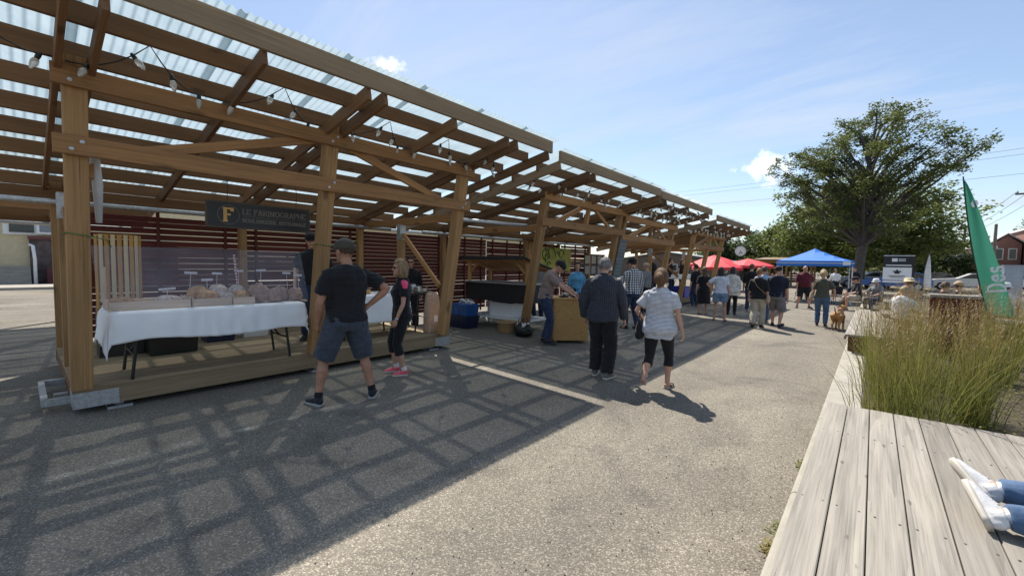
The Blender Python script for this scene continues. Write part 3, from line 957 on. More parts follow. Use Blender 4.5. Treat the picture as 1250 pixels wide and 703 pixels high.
M_WHITE = plain('white_paint', (.75, .75, .73), .5, .06)
M_PVCB = plain('bin_blue', (.02, .10, .33), .4, .1); M_PVCD = plain('bin_navy', (.012, .02, .06), .4, .1)
M_CLOTHW = plain('tablecloth_white', (.86, .86, .87), .8, .03, 3, .25, 40)

# ---------------------------------------------------------------- the ground
g = MB(); E_ = 900
g.add([(-E_, -E_, 0), (E_, -E_, 0), (E_, E_, 0), (-E_, E_, 0)], [(0, 1, 2, 3)])
tag(g.build('ground', ASPHALT), kind='structure')
m = MB()
for y0_, y1_ in ((-.9, .95), (1.02, 2.9), (3.1, 5.4)):
    m.add([(-4.50, y0_, .004), (-4.41, y0_, .004), (-4.41, y1_, .004), (-4.50, y1_, .004)], [(0, 1, 2, 3)])
tag(m.build('parking_line', PAINT), 'faint worn white parking line on asphalt beside the bakery stall', 'road marking', kind='structure')
m = MB(); m.add([(-16, -1.2, .004), (-14.2, -1.2, .004), (-14.2, -1.08, .004), (-16, -1.08, .004)], [(0, 1, 2, 3)])
m.add([(-9.6 - 4, -.62, .004), (-12.2, -.62, .004), (-12.2, -.54, .004), (-13.6, -.54, .004)], [(0, 1, 2, 3)])
tag(m.build('road_marking', PAINT), 'white road marking on the asphalt behind the bakery stall', 'road marking', kind='structure')
# kerb of cast concrete, in lengths
kerb = empty('kerb', (-.18, 4, 0), kind='structure')
y = -2.2
while y < 26:
    L = 1.85
    timber('kerb_stone', (-.185, y, .06), (-.185, y + L - .012, .06), .33, .12, CONC, kerb, ch=.018)
    y += L
# planting bed
def soil_mat():
    t = NT('soil'); co = t.coord()
    cc = t.ramp(t.noise(co, 18, 6, .65), [(.3, (.035, .026, .018)), (.55, (.075, .06, .035)), (.75, (.12, .10, .06))])
    t.set(Base_Color=cc, Roughness=.95); t.bump(t.noise(co, 40, 5), .8, .03); return t.m
SOIL = soil_mat()
m = MB(); m.add([(-.02, 4.0, .1), (9, 4.0, .1), (9, 27, .1), (-.02, 27, .1)], [(0, 1, 2, 3)])
tag(m.build('planting_bed', SOIL), kind='structure')

# ---------------------------------------------------------------- silvered timber deck in the foreground
dk = empty('timber_deck', (1.2, 2, 0), 0, 'low silvered plank deck with the pair of white sneakers resting on it', 'deck')
random.seed(5)
xe = -.250; i = 0
widths = [.140, .143, .146, .149, .152, .150, .149, .150, .150, .150, .150, .150, .150, .150, .150, .150, .150, .150, .150, .150]
for w in widths:
    timber('plank', (xe + w / 2, -1.4 + random.uniform(-.004, .004), .431 + random.uniform(-.0015, .0015)), (xe + w / 2, 4.60 + random.uniform(-.006, .006), .431 + random.uniform(-.0015, .0015)), w - .005, .038, T_GREY, dk, ch=.004)
    xe += w
timber('skirt_board', (-.235, -1.4, .29), (-.235, 4.57, .29), .03, .22, T_GREY, dk)
timber('skirt_board', (-.21, 4.565, .29), (xe, 4.565, .29), .03, .22, T_GREY, dk)
for yy in (-1, .2, 1.4, 2.6, 3.8):
    timber('joist', (-.21, yy, .33), (xe - .02, yy, .33), .05, .155, T_DARK, dk)
mm = MB(); M_SCREW = plain('screw_head', (.10, .09, .085), .5, .1, metal=.6)
xs = -.250
for w in widths:
    for yy in (-.0, .2, 1.4, 2.6, 3.8):
        for q in (-.3, .3):
            mm.lathe([(.005, 0), (.005, .0015), (.0035, .0018)], (xs + w / 2 + q * w, yy + random.uniform(-.008, .008), .4505), 7)
    xs += w
o = mm.build('screws', M_SCREW, dk); o['kind'] = 'stuff'
# second deck farther along the kerb
d2 = empty('timber_bench', (.1, 12, 0), 0, 'pale low timber bench beside the kerb beyond the tall grass', 'bench')
for k in range(5):
    timber('plank', (-.27 + k * .15, 9.65, .431), (-.27 + k * .15, 15.4, .431), .142, .038, T_GREY, d2)
timber('skirt_board', (-.34, 9.72, .38), (-.34, 15.3, .38), .03, .06, T_GREY, d2)
for yy in (9.9, 12.5, 15.0):
    timber('support', (-.3, yy, .26), (.35, yy, .26), .08, .30, T_DARK, d2)

# ---------------------------------------------------------------- tall grass and ground cover
def blade_mat(name, lo, hi, tip):
    t = NT(name); at_ = t.n.new('ShaderNodeAttribute'); at_.attribute_name = 'tone'
    s = t.sep(at_.outputs['Color'])
    cc = t.mix(s[0], lo, hi)
    cc = t.mix(s[1], cc, tip)
    t.set(Base_Color=cc, Roughness=.55)
    t.b.inputs['Specular IOR Level'].default_value = .3
    tr = t.n.new('ShaderNodeBsdfTranslucent'); t.l.new(cc, tr.inputs[0])
    mx = t.n.new('ShaderNodeMixShader'); mx.inputs[0].default_value = .42
    t.l.new(t.b.outputs[0], mx.inputs[1]); t.l.new(tr.outputs[0], mx.inputs[2]); t.l.new(mx.outputs[0], t.out.inputs[0])
    return t.m
GRASS = blade_mat('grass_blades', (.13, .15, .03), (.29, .285, .075), (.23, .15, .065))
COVER = blade_mat('ground_cover_leaf', (.085, .12, .024), (.23, .26, .06), (.32, .27, .10))
def toned(vs, fs, tones, name, mat):
    me = bpy.data.meshes.new(name); me.from_pydata(vs, [], fs)
    a = me.color_attributes.new('tone', 'FLOAT_COLOR', 'POINT')
    flat = []
    for x in tones: flat += [x[0], x[1], 0, 1]
    a.data.foreach_set('color', flat)
    me.materials.append(mat); me.update()
    o = bpy.data.objects.new(name, me); link(o)
    return o
random.seed(3)
vs, fs, tn = [], [], []
def blade(x, y, z, h, w, lean, az, bend, tone, plume=0):
    d = V((math.cos(az), math.sin(az), 0)); wd = V((-d.y, d.x, 0))
    rv = random.uniform(0, math.pi); wd = V((math.cos(rv), math.sin(rv), 0))
    b0 = len(vs); N = 4
    for k in range(N + 1):
        t = k / N
        c = V((x, y, z)) + V((0, 0, h * t * (1 - .12 * bend * t))) + d * (lean * t + bend * .35 * t * t * t) * h
        ww = w * (1 - t) ** .6 + .0007
        vs.append(tuple(c - wd * ww)); vs.append(tuple(c + wd * ww))
        tp = max(0, (t - .72) * 1.6) if plume == 0 else min(1, t * 1.1)
        tn.append((tone, min(1, tp * random.uniform(.5, 1)))); tn.append(tn[-1])
        if k: fs.append((b0 + 2 * k - 2, b0 + 2 * k - 1, b0 + 2 * k + 1, b0 + 2 * k))
    if plume:
        c0 = c; up_ = (d * (lean + bend * .3) + V((0, 0, 1))).normalized(); L = h * random.uniform(.2, .3)
        for s_ in range(11):
            t = s_ / 11; p = c0 + up_ * L * (t - .55) ; r_ = .016 * math.sin(math.pi * min(1, t * .85 + .15)) + .003
            a_ = random.uniform(0, 6.28); q = V((math.cos(a_), math.sin(a_), .9)) * r_
            b1 = len(vs)
            s2 = V((-math.sin(a_), math.cos(a_), 0)) * .0035
            vs.extend([tuple(p - s2), tuple(p + s2), tuple(p + q * 1.5)]); tn.extend([(tone, random.uniform(.75, 1))] * 3)
            fs.append((b1, b1 + 1, b1 + 2))
clumps = []
for k in range(60):
    Y_ = random.uniform(4.85, 9.3)
    X_ = random.uniform(.05, .62 + .22 * (Y_ - 4.85)) if random.random() < .8 else random.uniform(.05, 3.2)
    if X_ > .98 and Y_ < 5.8: continue
    if Y_ > 5.4 and .068 < X_ / Y_ < .128 and random.random() < .75: continue
    clumps.append((X_, Y_, random.uniform(.85, 1.15)))
for k in range(60):
    q_ = (random.uniform(.4, 3.2), random.uniform(9.2, 15), random.uniform(.9, 1.15))
    if .068 < q_[0] / q_[1] < .128 and q_[1] < 11: continue
    clumps.append(q_)
for k in range(22):
    clumps.append((random.uniform(1.6, 3.0), random.uniform(6.4, 8.5), random.uniform(.9, 1.2)))
for cx_, cy_, sc_ in clumps:
    near = 1 if cy_ < 7 else .62
    tone0 = random.uniform(.1, .8)
    for b_ in range(int(random.choice((42, 65, 90)) * near)):
        rr = abs(random.gauss(0, .085)); az = random.uniform(0, 6.283)
        blade(cx_ + rr * math.cos(az), cy_ + rr * math.sin(az), .1, sc_ * random.uniform(.32, .92), random.uniform(.0018, .0036) / near ** .5, random.uniform(.02, .3), az + random.gauss(0, .5), random.uniform(.0, 1.0), min(1, max(0, tone0 + random.gauss(0, .22))))
    for b_ in range(int(22 * near)):
        rr = abs(random.gauss(0, .06)); az = random.uniform(0, 6.283)
        blade(cx_ + rr * math.cos(az), cy_ + rr * math.sin(az), .1, sc_ * random.uniform(.85, 1.16), .0015 / near, random.uniform(.02, .2), az, random.uniform(0, .25), .9, 1)
o = toned(vs, fs, tn, 'ornamental_grass', GRASS)
tag(o, 'tall feathery ornamental grass with brown plumes behind the deck', 'grass', kind='stuff')
vs, fs, tn = [], [], []
for k in range(16000):
    x = random.uniform(.0, 7.5); y = 4.62 + random.random() ** 1.3 * 8
    if x < .9 and y > 5 and random.random() < .6: continue
    z = .1 + .05 * (1 + noise.noise(V((x * 2.1, y * 2.1, 0)))) + random.uniform(0, .09)
    s_ = random.uniform(.010, .024); a = random.uniform(0, 6.28)
    u = V((math.cos(a), math.sin(a), random.uniform(-.3, .5))) * s_; w = V((-math.sin(a), math.cos(a), random.uniform(-.4, .4))) * s_ * .6
    b0 = len(vs); c = V((x, y, z)); tone = max(0, min(1, .5 + .5 * noise.noise(V((x * 1.3, y * 1.3, 5))) + random.gauss(0, .15)))
    for q in (c - u, c - w * .9, c + u, c + w * .9): vs.append(tuple(q)); tn.append((tone, random.random() ** 3))
    fs.append((b0, b0 + 1, b0 + 2, b0 + 3))
o = toned(vs, fs, tn, 'ground_cover', COVER)
tag(o, 'low yellow-green ground cover plants in the bed beside the deck', 'plants', kind='stuff')
# grit and bits of leaf lying on the asphalt
vs, fs, tn = [], [], []
for k in range(1100):
    y = random.uniform(.6, 9); x = -.38 - abs(random.gauss(0, 1.0)) if random.random() < .6 else random.uniform(-6, -.5)
    s_ = random.uniform(.003, .008); a = random.uniform(0, 6.28); c = V((x, y, .004))
    u = V((math.cos(a), math.sin(a), 0)) * s_; w = V((-math.sin(a), math.cos(a), 0)) * s_ * random.uniform(.5, 1)
    b0 = len(vs); tone = (random.random(), random.choice((0, 1, 1, 1)))
    for q in (c - u, c - w, c + u, c + w, c + V((0, 0, s_ * .6))): vs.append(tuple(q)); tn.append(tone)
    fs += [(b0, b0 + 1, b0 + 4), (b0 + 1, b0 + 2, b0 + 4), (b0 + 2, b0 + 3, b0 + 4), (b0 + 3, b0, b0 + 4)]
GRIT = blade_mat('grit', (.10, .09, .075), (.34, .31, .27), (.16, .12, .07))
o = toned(vs, fs, tn, 'grit', GRIT); tag(o, 'loose grit and leaf crumbs scattered on the asphalt', 'grit', kind='stuff')
# weeds and dead leaves in the joint of the kerb
vs, fs, tn = [], [], []
for k in range(260):
    y = random.choice([2.75, 2.78, 3.0, 4.1]) + random.gauss(0, .05); x = -.36 - abs(random.gauss(0, .025))
    s_ = random.uniform(.006, .018); a = random.uniform(0, 6.28); c = V((x, y, random.uniform(.006, .03)))
    u = V((math.cos(a), math.sin(a), random.uniform(-.1, .9))) * s_; w = V((-math.sin(a), math.cos(a), random.uniform(-.2, .5))) * s_ * .4
    b0 = len(vs)
    for q in (c - u, c - w, c + u, c + w): vs.append((q.x, q.y, max(.003, q.z))); tn.append((random.random(), 1 if y < 2.9 else random.random() * .5))
    fs.append((b0, b0 + 1, b0 + 2, b0 + 3))
o = toned(vs, fs, tn, 'weeds', COVER)
tag(o, 'dry leaves and small weeds along the foot of the kerb', 'weeds', kind='stuff')
# ---------------------------------------------------------------- timber market shelters
def sheet_mat():
    t = NT('corrugated_polycarbonate'); co = t.coord()
    n = t.noise(co, 3.0, 5, .6)
    c1 = t.mix(t.rng(n, .3, .7), (.26, .335, .37), (.36, .435, .475))
    tr = t.n.new('ShaderNodeBsdfTransparent'); tr.inputs[0].default_value = (.90, .95, .98, 1)
    tl = t.n.new('ShaderNodeBsdfTranslucent'); t.l.new(c1, tl.inputs[0])
    t.set(Base_Color=c1, Roughness=.22)
    m1 = t.n.new('ShaderNodeMixShader'); m1.inputs[0].default_value = .25
    t.l.new(t.b.outputs[0], m1.inputs[2]); t.l.new(tl.outputs[0], m1.inputs[1])
    m2 = t.n.new('ShaderNodeMixShader'); m2.inputs[0].default_value = .88
    t.l.new(tr.outputs[0], m2.inputs[1]); t.l.new(m1.outputs[0], m2.inputs[2]); t.l.new(m2.outputs[0], t.out.inputs[0])
    return t.m
SHEET = sheet_mat()
SLOPE = .20
_sheet = {}
def roof_sheet(root, y, xf, xb, zfun, w=.98):
    key = (round(xf - xb, 3), w)
    me = _sheet.get(key)
    if me is None:
        vs, fs = [], []; pitch = .0762; n = int((w + .06) / pitch * 6)
        for k in range(n + 1):
            yy = k * (w + .06) / n
            zz = .0125 * math.cos(2 * math.pi * yy / pitch)
            vs += [(0, yy, zz), (xb - xf, yy, zz + SLOPE * (xb - xf))]
            if k: fs.append((2 * k - 2, 2 * k - 1, 2 * k + 1, 2 * k))
        me = bpy.data.meshes.new('roof_sheet'); me.from_pydata(vs, [], fs); me.materials.append(SHEET)
        me.polygons.foreach_set('use_smooth', [True] * len(fs)); me.update(); _sheet[key] = me
    o = bpy.data.objects.new('roof_sheet', me)
    link(o, root, Matrix.Translation((xf, y, zfun(xf))))
def bolt(root, p, r=.018):
    m = MB(); p = V(p); rot = Matrix.Rotation(R(90), 3, 'Y')
    m.lathe([(r, 0), (r, .006), (r * .62, .008), (r * .62, .02), (r * .3, .022)], p, 10, rot)
    m.build('bolt', GALV, root)
def shelter(label, y0, y1, zf, posts, zu, zl, platform=None, xo=0.0, mid_strut=False, back=True, bolts=False, side_posts=True, slat_pitch=.090, cat='shelter'):
    root = empty('market_shelter', (-6.5 + xo, (y0 + y1) / 2, 0), 0, label, cat, 'timber market shelters')
    XF = -4.33 + xo; XB = -9.2 + xo
    zp = lambda x: zf + .05 + SLOPE * (x - XF)
    zb = .30 if platform else .20
    px = lambda z: -6.0 + xo + .182 * (z - .3)
    timber('fascia', (XF, y0, zf + .10), (XF, y1, zf + .10), .045, .20, T_FASC, root)
    xs_ = [XF - .52 - .60 * k for k in range(8)]
    for x in xs_:
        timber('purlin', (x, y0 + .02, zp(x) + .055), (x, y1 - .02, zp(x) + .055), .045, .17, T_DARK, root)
    ys = []
    for p in posts: ys += [p - .105, p + .105]
    for a, b in zip(posts[:-1], posts[1:]): ys.append((a + b) / 2)
    if y1 - posts[-1] > .8: ys.append(y1 - .06)
    if posts[0] - y0 > 1.2 or mid_strut: ys.append(y0 + .06)
    for y in ys:
        xa, xz = XF - .026, XB + .05
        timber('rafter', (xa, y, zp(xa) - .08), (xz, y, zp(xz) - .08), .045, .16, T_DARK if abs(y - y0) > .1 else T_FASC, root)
    y = y0 - .03
    while y < y1 - .2:
        w = min(.98, y1 + .03 - y)
        roof_sheet(root, y, XF + .09, XB - .05, lambda x: zp(x) + .16, .98 if w > .9 else round(w, 2))
        y += .98
    for p in posts:
        zt = zp(px(3.3)) + .02
        timber('post', (px(zb), p, zb), (px(zt), p, zt), .16, .16, T_POST, root, up=(0, 1, 0), ch=.006)
        timber('back_post', (-8.9 + xo, p, zb), (-8.9 + xo, p, zp(-8.9 + xo)), .12, .12, T_POST, root, up=(0, 1, 0))
        if not platform:
            m = MB(); m.box((px(.2) - .01, p, .12), (.18, .18, .24)); m.box((px(.2) - .02, p, .012), (.32, .32, .024)); m.build('post_shoe', GALV, root)
            m = MB(); m.box((-8.9 + xo, p, .1), (.15, .15, .2)); m.build('post_shoe', GALV, root)
    for z in (zu, zl):
        x = px(z) + .108
        timber('beam', (x, posts[0] - .15, z), (x, posts[-1] + .15, z), .05, .17, T_WARM, root)
        if bolts:
            for p in posts:
                for dy, dz in ((-.035, -.035), (.035, .035)): bolt(root, (x + .025, p + dy, z + dz))
    # braces: up to the middle of the frame from both sides
    ym = posts[1] if len(posts) == 3 else (posts[0] + posts[1]) / 2
    zt, zz = zu - .04, zl + .04
    x1, x2 = px(zt) + .05, px(zz) + .05
    for s_, pe in ((-1, posts[0]), (1, posts[-1])):
        far = ym + s_ * (abs(pe - ym) - .45)
        timber('brace', (x1, ym + s_ * .22, zt), (x2, far, zz), .05, .10, T_WARM, root)
    if mid_strut:
        timber('strut', (px(zl) + .04, ym, zl), (px(zu) + .04, ym, zu), .09, .09, T_WARM, root, up=(0, 1, 0))
    # cross ties and back frame
    for p in (posts[0], posts[-1]):
        timber('tie_beam', (px(2.45) - .05, p + .1, 2.42), (-8.95 + xo, p + .1, 2.42), .045, .14, T_WARM, root)
        if side_posts:
            timber('side_post', (-7.3 + xo, p, zb), (-7.3 + xo, p, 2.36), .12, .12, T_POST, root, up=(0, 1, 0))
            m = MB(); m.box((-7.3 + xo, p - .063, 2.2), (.122, .005, .30)); m.box((-7.3 + xo + .063, p, 2.2), (.005, .122, .30)); m.build('bracket', GALV, root)
            timber('brace', (-7.22 + xo, p, 2.15), (-6.1 + xo, p, 1.18), .045, .09, T_WARM, root)
    timber('back_beam', (-8.82 + xo, y0 + .1, 2.48), (-8.82 + xo, y1 - .1, 2.48), .05, .17, T_DARK, root)
    m = MB(); m.tube([(-8.68 + xo, y0 + .35, 2.36), (-8.68 + xo, y1 - .35, 2.36)], .038, 12); m.build('rolled_blind', GALV, root, True)
    if back:
        yy = [posts[0] - .06] + [(a + b) / 2 for a, b in zip(posts[:-1], posts[1:])] + [posts[-1] + .06]
        if len(posts) == 3: yy = [posts[0] - .06, posts[1], posts[2] + .06]
        for a, b in zip(yy[:-1], yy[1:]):
            z = zb + .12
            while z < 2.32:
                h_ = .0865
                timber('slat', (-9.0 + xo, a + .03, z + random.uniform(-.004, .004)), (-9.0 + xo, b - .03, z + random.uniform(-.004, .004)), .02, h_, T_RED, root)
                z += slat_pitch + random.choice((.0, .0, .003, .010))
            for q in (a + .25, (a + b) / 2, b - .25):
                timber('batten', (-8.965 + xo, q, zb), (-8.965 + xo, q, 2.38), .04, .045, T_RED, root, up=(0, 1, 0))
    if platform:
        pa, pb = platform
        m_ = 22; w = 3.06 / m_
        for k in range(m_):
            x = -6.05 + xo - w * (k + .5)
            timber('deck_board', (x, pa, .281), (x, pb, .281), w - .005, .038, T_DECK, root)
        timber('joist', (-6.075 + xo, pa + .002, .165), (-6.075 + xo, pb - .002, .165), .05, .192, T_FASC, root)
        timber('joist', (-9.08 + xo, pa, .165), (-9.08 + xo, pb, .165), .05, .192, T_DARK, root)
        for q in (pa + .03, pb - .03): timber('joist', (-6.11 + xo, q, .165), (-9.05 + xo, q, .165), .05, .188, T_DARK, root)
        for q, d in ((pa, 1), (pb, -1)):
            m = MB(); m.box((-6.046 + xo, q + d * .17, .148), (.006, .34, .16)); m.box((-6.2 + xo, q - d * .004, .148), (.33, .006, .16)); m.build('corner_plate', GALV, root)
        for q in (pa + .35, (pa + pb) / 2, pb - .35):
            for x in (-6.2 + xo, -8.9 + xo):
                m = MB(); m.box((x, q, .014), (.26, .2, .028)); m.box((x, q, .048), (.07, .07, .042)); m.build('foot_pad', GALV, root)
    return root
def slat_bay(root, a, b, x=-9.0, zb=.2):
    z = zb + .12
    while z < 2.32:
        timber('slat', (x, a, z), (x, b, z), .02, .083, T_RED, root); z += .088
    for q in (a + .02, (a + b) / 2, b - .02): timber('batten', (x + .035, q, zb), (x + .035, q, 2.38), .04, .045, T_RED, root, up=(0, 1, 0))
random.seed(21)
S1 = shelter('nearest timber shelter on a raised plank platform, housing the bakery stall', -.62, 6.05, 3.52, [.37, 2.70, 5.05], 3.17, 2.60, (.31, 5.27), bolts=True)
S2 = shelter('second timber shelter from the camera, over the black cart and oak cabinet', 6.30, 10.95, 3.42, [7.5, 11.05], 3.07, 2.53, None, mid_strut=True, side_posts=False)
S3 = shelter('third timber shelter, with the chalkboard fixed to its first post', 11.02, 15.55, 3.38, [11.35, 15.2], 2.95, 2.42, None, mid_strut=True, side_posts=False)
S4 = shelter('farthest timber shelter in the row, with a blue crate on its platform', 16.2, 21.35, 3.25, [17.6, 19.75, 21.75], 2.95, 2.45, (17.3, 22.0), back=False)
S0 = shelter('timber shelter standing behind the bakery stall at the far left', -5.9, 2.3, 3.46, [-5.2, -2.6, .62], 3.1, 2.55, None, xo=-6.3, back=False, side_posts=False)
slat_bay(S2, 5.14, 7.42)
# drawbar frame on the end of the first platform
m = MB()
for a, b in (((-6.35, .12, .11), (-7.35, .12, .11)), ((-6.35, .12, .11), (-6.35, .31, .11)), ((-7.35, .12, .11), (-7.35, .31, .11))):
    m.bar(a, b, .05, .07)
m.bar((-6.85, .2, .05), (-6.85, .31, .05), .1, .06)
m.build('drawbar', GALV, S1)
# ---------------------------------------------------------------- festoon lights
def glass_bulb():
    t = NT('bulb_glass'); t.set(Base_Color=(.86, .84, .78, 1), Roughness=.08)
    t.b.inputs['Transmission Weight'].default_value = .55; t.b.inputs['Coat Weight'].default_value = .6
    return t.m
BULB = glass_bulb(); CORD = plain('light_cord', (.012, .012, .013), .5, .1)
_bulb = None
def string_lights(label, pts, spacing=.42, size=1.0, sag=.12):
    global _bulb
    root = empty('string_lights', pts[0], 0, label, 'string lights', 'festoon lights under the shelter roofs')
    line = []
    for a, b in zip(pts[:-1], pts[1:]):
        a, b = V(a), V(b); L = (b - a).length; n = max(3, int(L / .12))
        for k in range(n):
            t = k / n; p = a.lerp(b, t); p.z -= sag * L * 4 * t * (1 - t) * .7; line.append(p)
    line.append(V(pts[-1]))
    m = MB(); m.tube(line, .0045 * size, 6, cap=False); m.build('cord', CORD, root, True)
    if _bulb is None:
        b = MB(); b.lathe([(.004, -.098), (.010, -.090), (.019, -.066), (.0225, -.046), (.019, -.028), (.012, -.016)], n=10); mb_ = b.mesh('bulb', True); mb_.materials.append(BULB)
        s_ = MB(); s_.lathe([(.0135, -.018), (.015, .0), (.013, .022), (.007, .03)], n=9); ms_ = s_.mesh('socket', True); ms_.materials.append(CORD)
        _bulb = (mb_, ms_)
    acc = spacing * .4
    for a, b in zip(line[:-1], line[1:]):
        acc += (b - a).length
        if acc >= spacing:
            acc = 0
            M = Matrix.Translation(b + V((0, 0, -.02))) @ Matrix.Rotation(random.uniform(-.55, .55), 4, 'X') @ Matrix.Rotation(random.uniform(-.55, .55), 4, 'Y') @ Matrix.Scale(size, 4)
            o = bpy.data.objects.new('bulb', _bulb[0]); link(o, root, M)
            q = bpy.data.objects.new('socket', _bulb[1]); link(q, o, M)
    return root
def rz(x, zf, xf=-4.33): return zf + .05 + SLOPE * (x - xf)
def zig(y0, y1, xa, xb, zf, step=.62, ph=0):
    out = []; y = y0; k = ph
    while y < y1:
        x = xa if k % 2 == 0 else xb
        out.append((x, y, rz(x, zf) - .02)); y += step; k += 1
    return out
random.seed(8)
string_lights('festoon lights zigzagging under the roof edge above the bakery stall', zig(-.3, 2.7, -4.86, -5.45, 3.52, .55), .34, 1.25, .2)
string_lights('festoon lights under the roof edge at the far end of the nearest shelter', zig(2.72, 6.0, -5.44, -4.9, 3.52, .5), .30, 1.2, .2)
string_lights('festoon lights under the front roof edge of the second shelter', zig(6.4, 10.9, -4.9, -5.5, 3.42, .5), .28, 1.25)
string_lights('festoon lights under the front roof edge of the third shelter', zig(11.1, 15.5, -4.75, -5.5, 3.38, .5), .26, 1.4)
string_lights('festoon lights draped below the fascia of the third shelter', [(-4.4, 11 + .55 * k, 3.36 if k % 2 == 0 else 3.28) for k in range(9)], .3, 1.4, .25)
string_lights('festoon lights under the front roof edge of the farthest shelter', zig(16.3, 21.3, -4.7, -5.5, 3.25, .5), .26, 1.6)
# ---------------------------------------------------------------- lettering
def arc(cx, cy, rx, ry, a0, a1, n=9):
    return [(cx + rx * math.cos(R(a0 + (a1 - a0) * k / n)), cy + ry * math.sin(R(a0 + (a1 - a0) * k / n))) for k in range(n + 1)]
GL = {
 'L': (.62, [[(.1, 1), (.1, 0)], [(.1, 0), (.6, 0), (.6, .16)], [(0, 1), (.22, 1)], [(0, 0), (.1, 0)]]),
 'E': (.64, [[(.1, 1), (.1, 0)], [(0, 1), (.6, 1), (.6, .86)], [(.1, .52), (.42, .52)], [(0, 0), (.62, 0), (.62, .15)]]),
 'F': (.60, [[(.1, 1), (.1, 0)], [(0, 1), (.58, 1), (.58, .84)], [(.1, .52), (.42, .52)], [(0, 0), (.22, 0)]]),
 'A': (.80, [[(.08, 0), (.4, 1), (.72, 0)], [(.2, .36), (.6, .36)], [(0, 0), (.18, 0)], [(.62, 0), (.82, 0)]]),
 'R': (.74, [[(.1, 1), (.1, 0)], [(0, 1), (.34, 1)] + arc(.34, .76, .24, .24, 90, -90) + [(.1, .52)], [(.34, .52), (.66, 0), (.78, 0)], [(0, 0), (.22, 0)]]),
 'I': (.28, [[(.12, 1), (.12, 0)], [(0, 1), (.24, 1)], [(0, 0), (.24, 0)]]),
 'N': (.82, [[(.1, 0), (.1, 1), (.68, 0), (.68, 1)], [(0, 0), (.2, 0)], [(0, 1), (.1, 1)], [(.58, 1), (.78, 1)]]),
 'O': (.82, [arc(.41, .5, .37, .5, 0, 360, 20)]),
 'G': (.82, [arc(.41, .5, .37, .5, 40, 320, 16) + [(.72, .2), (.72, .42)], [(.56, .42), (.82, .42)]]),
 'P': (.66, [[(.1, 1), (.1, 0)], [(0, 1), (.36, 1)] + arc(.36, .75, .24, .25, 90, -90) + [(.1, .5)], [(0, 0), (.22, 0)]]),
 'H': (.80, [[(.1, 1), (.1, 0)], [(.68, 1), (.68, 0)], [(.1, .52), (.68, .52)], [(0, 1), (.2, 1)], [(0, 0), (.2, 0)], [(.58, 1), (.78, 1)], [(.58, 0), (.78, 0)]]),
 'B': (.70, [[(.1, 1), (.1, 0)], [(0, 1), (.34, 1)] + arc(.34, .77, .21, .23, 90, -90) + [(.1, .54)], [(.34, .54)] + arc(.36, .27, .25, .27, 90, -90) + [(0, 0)]]),
 'U': (.80, [[(.1, 1), (.1, .35)] + arc(.39, .33, .29, .33, 180, 360) + [(.68, 1)], [(0, 1), (.2, 1)], [(.58, 1), (.78, 1)]]),
 'S': (.60, [arc(.3, .75, .24, .25, 30, 270, 10) + arc(.3, .25, .25, .25, 90, -150, 10)]),
 'D': (.74, [[(.1, 0), (.1, 1), (.3, 1)] + arc(.3, .5, .36, .5, 90, -90, 12) + [(.1, 0)]]),
 'e': (.66, [[(.1, .36), (.54, .36)] + arc(.32, .33, .24, .33, 5, 320, 14)]),
 's': (.5, [arc(.24, .5, .18, .17, 30, 260, 8) + arc(.24, .17, .19, .17, 85, -150, 8)]),
 'T': (.72, [[(.36, 1), (.36, 0)], [(.04, .86), (.04, 1), (.68, 1), (.68, .86)], [(.25, 0), (.47, 0)]]),
 ' ': (.36, []),
}
def lettering(mb, s, org, ux, uz, h, th, depth=.004, gap=.12, bold=1.0):
    org, ux, uz = V(org), V(ux), V(uz); nn = ux.cross(uz).normalized(); x = 0.0; nb = 0
    for ch in s:
        w, st = GL[ch]
        for line in st:
            for i, (a, b) in enumerate(zip(line[:-1], line[1:])):
                A = org + ux * (x + a[0] * h) + uz * (a[1] * h); B = org + ux * (x + b[0] * h) + uz * (b[1] * h)
                d = (B - A)
                if d.length < 1e-6: continue
                d.normalize(); e = th * .42
                heavy = abs(d.dot(uz)) > .6
                nb += 1; mb.bar(A - d * e, B + d * e, th * (1.35 if heavy else .8) * bold, depth + .0011 * (nb % 5) + .0003 * (nb % 2), nn)
        x += (w + gap) * h
    return x
def width_of(s, h, gap=.12): return sum((GL[c][0] + gap) * h for c in s)

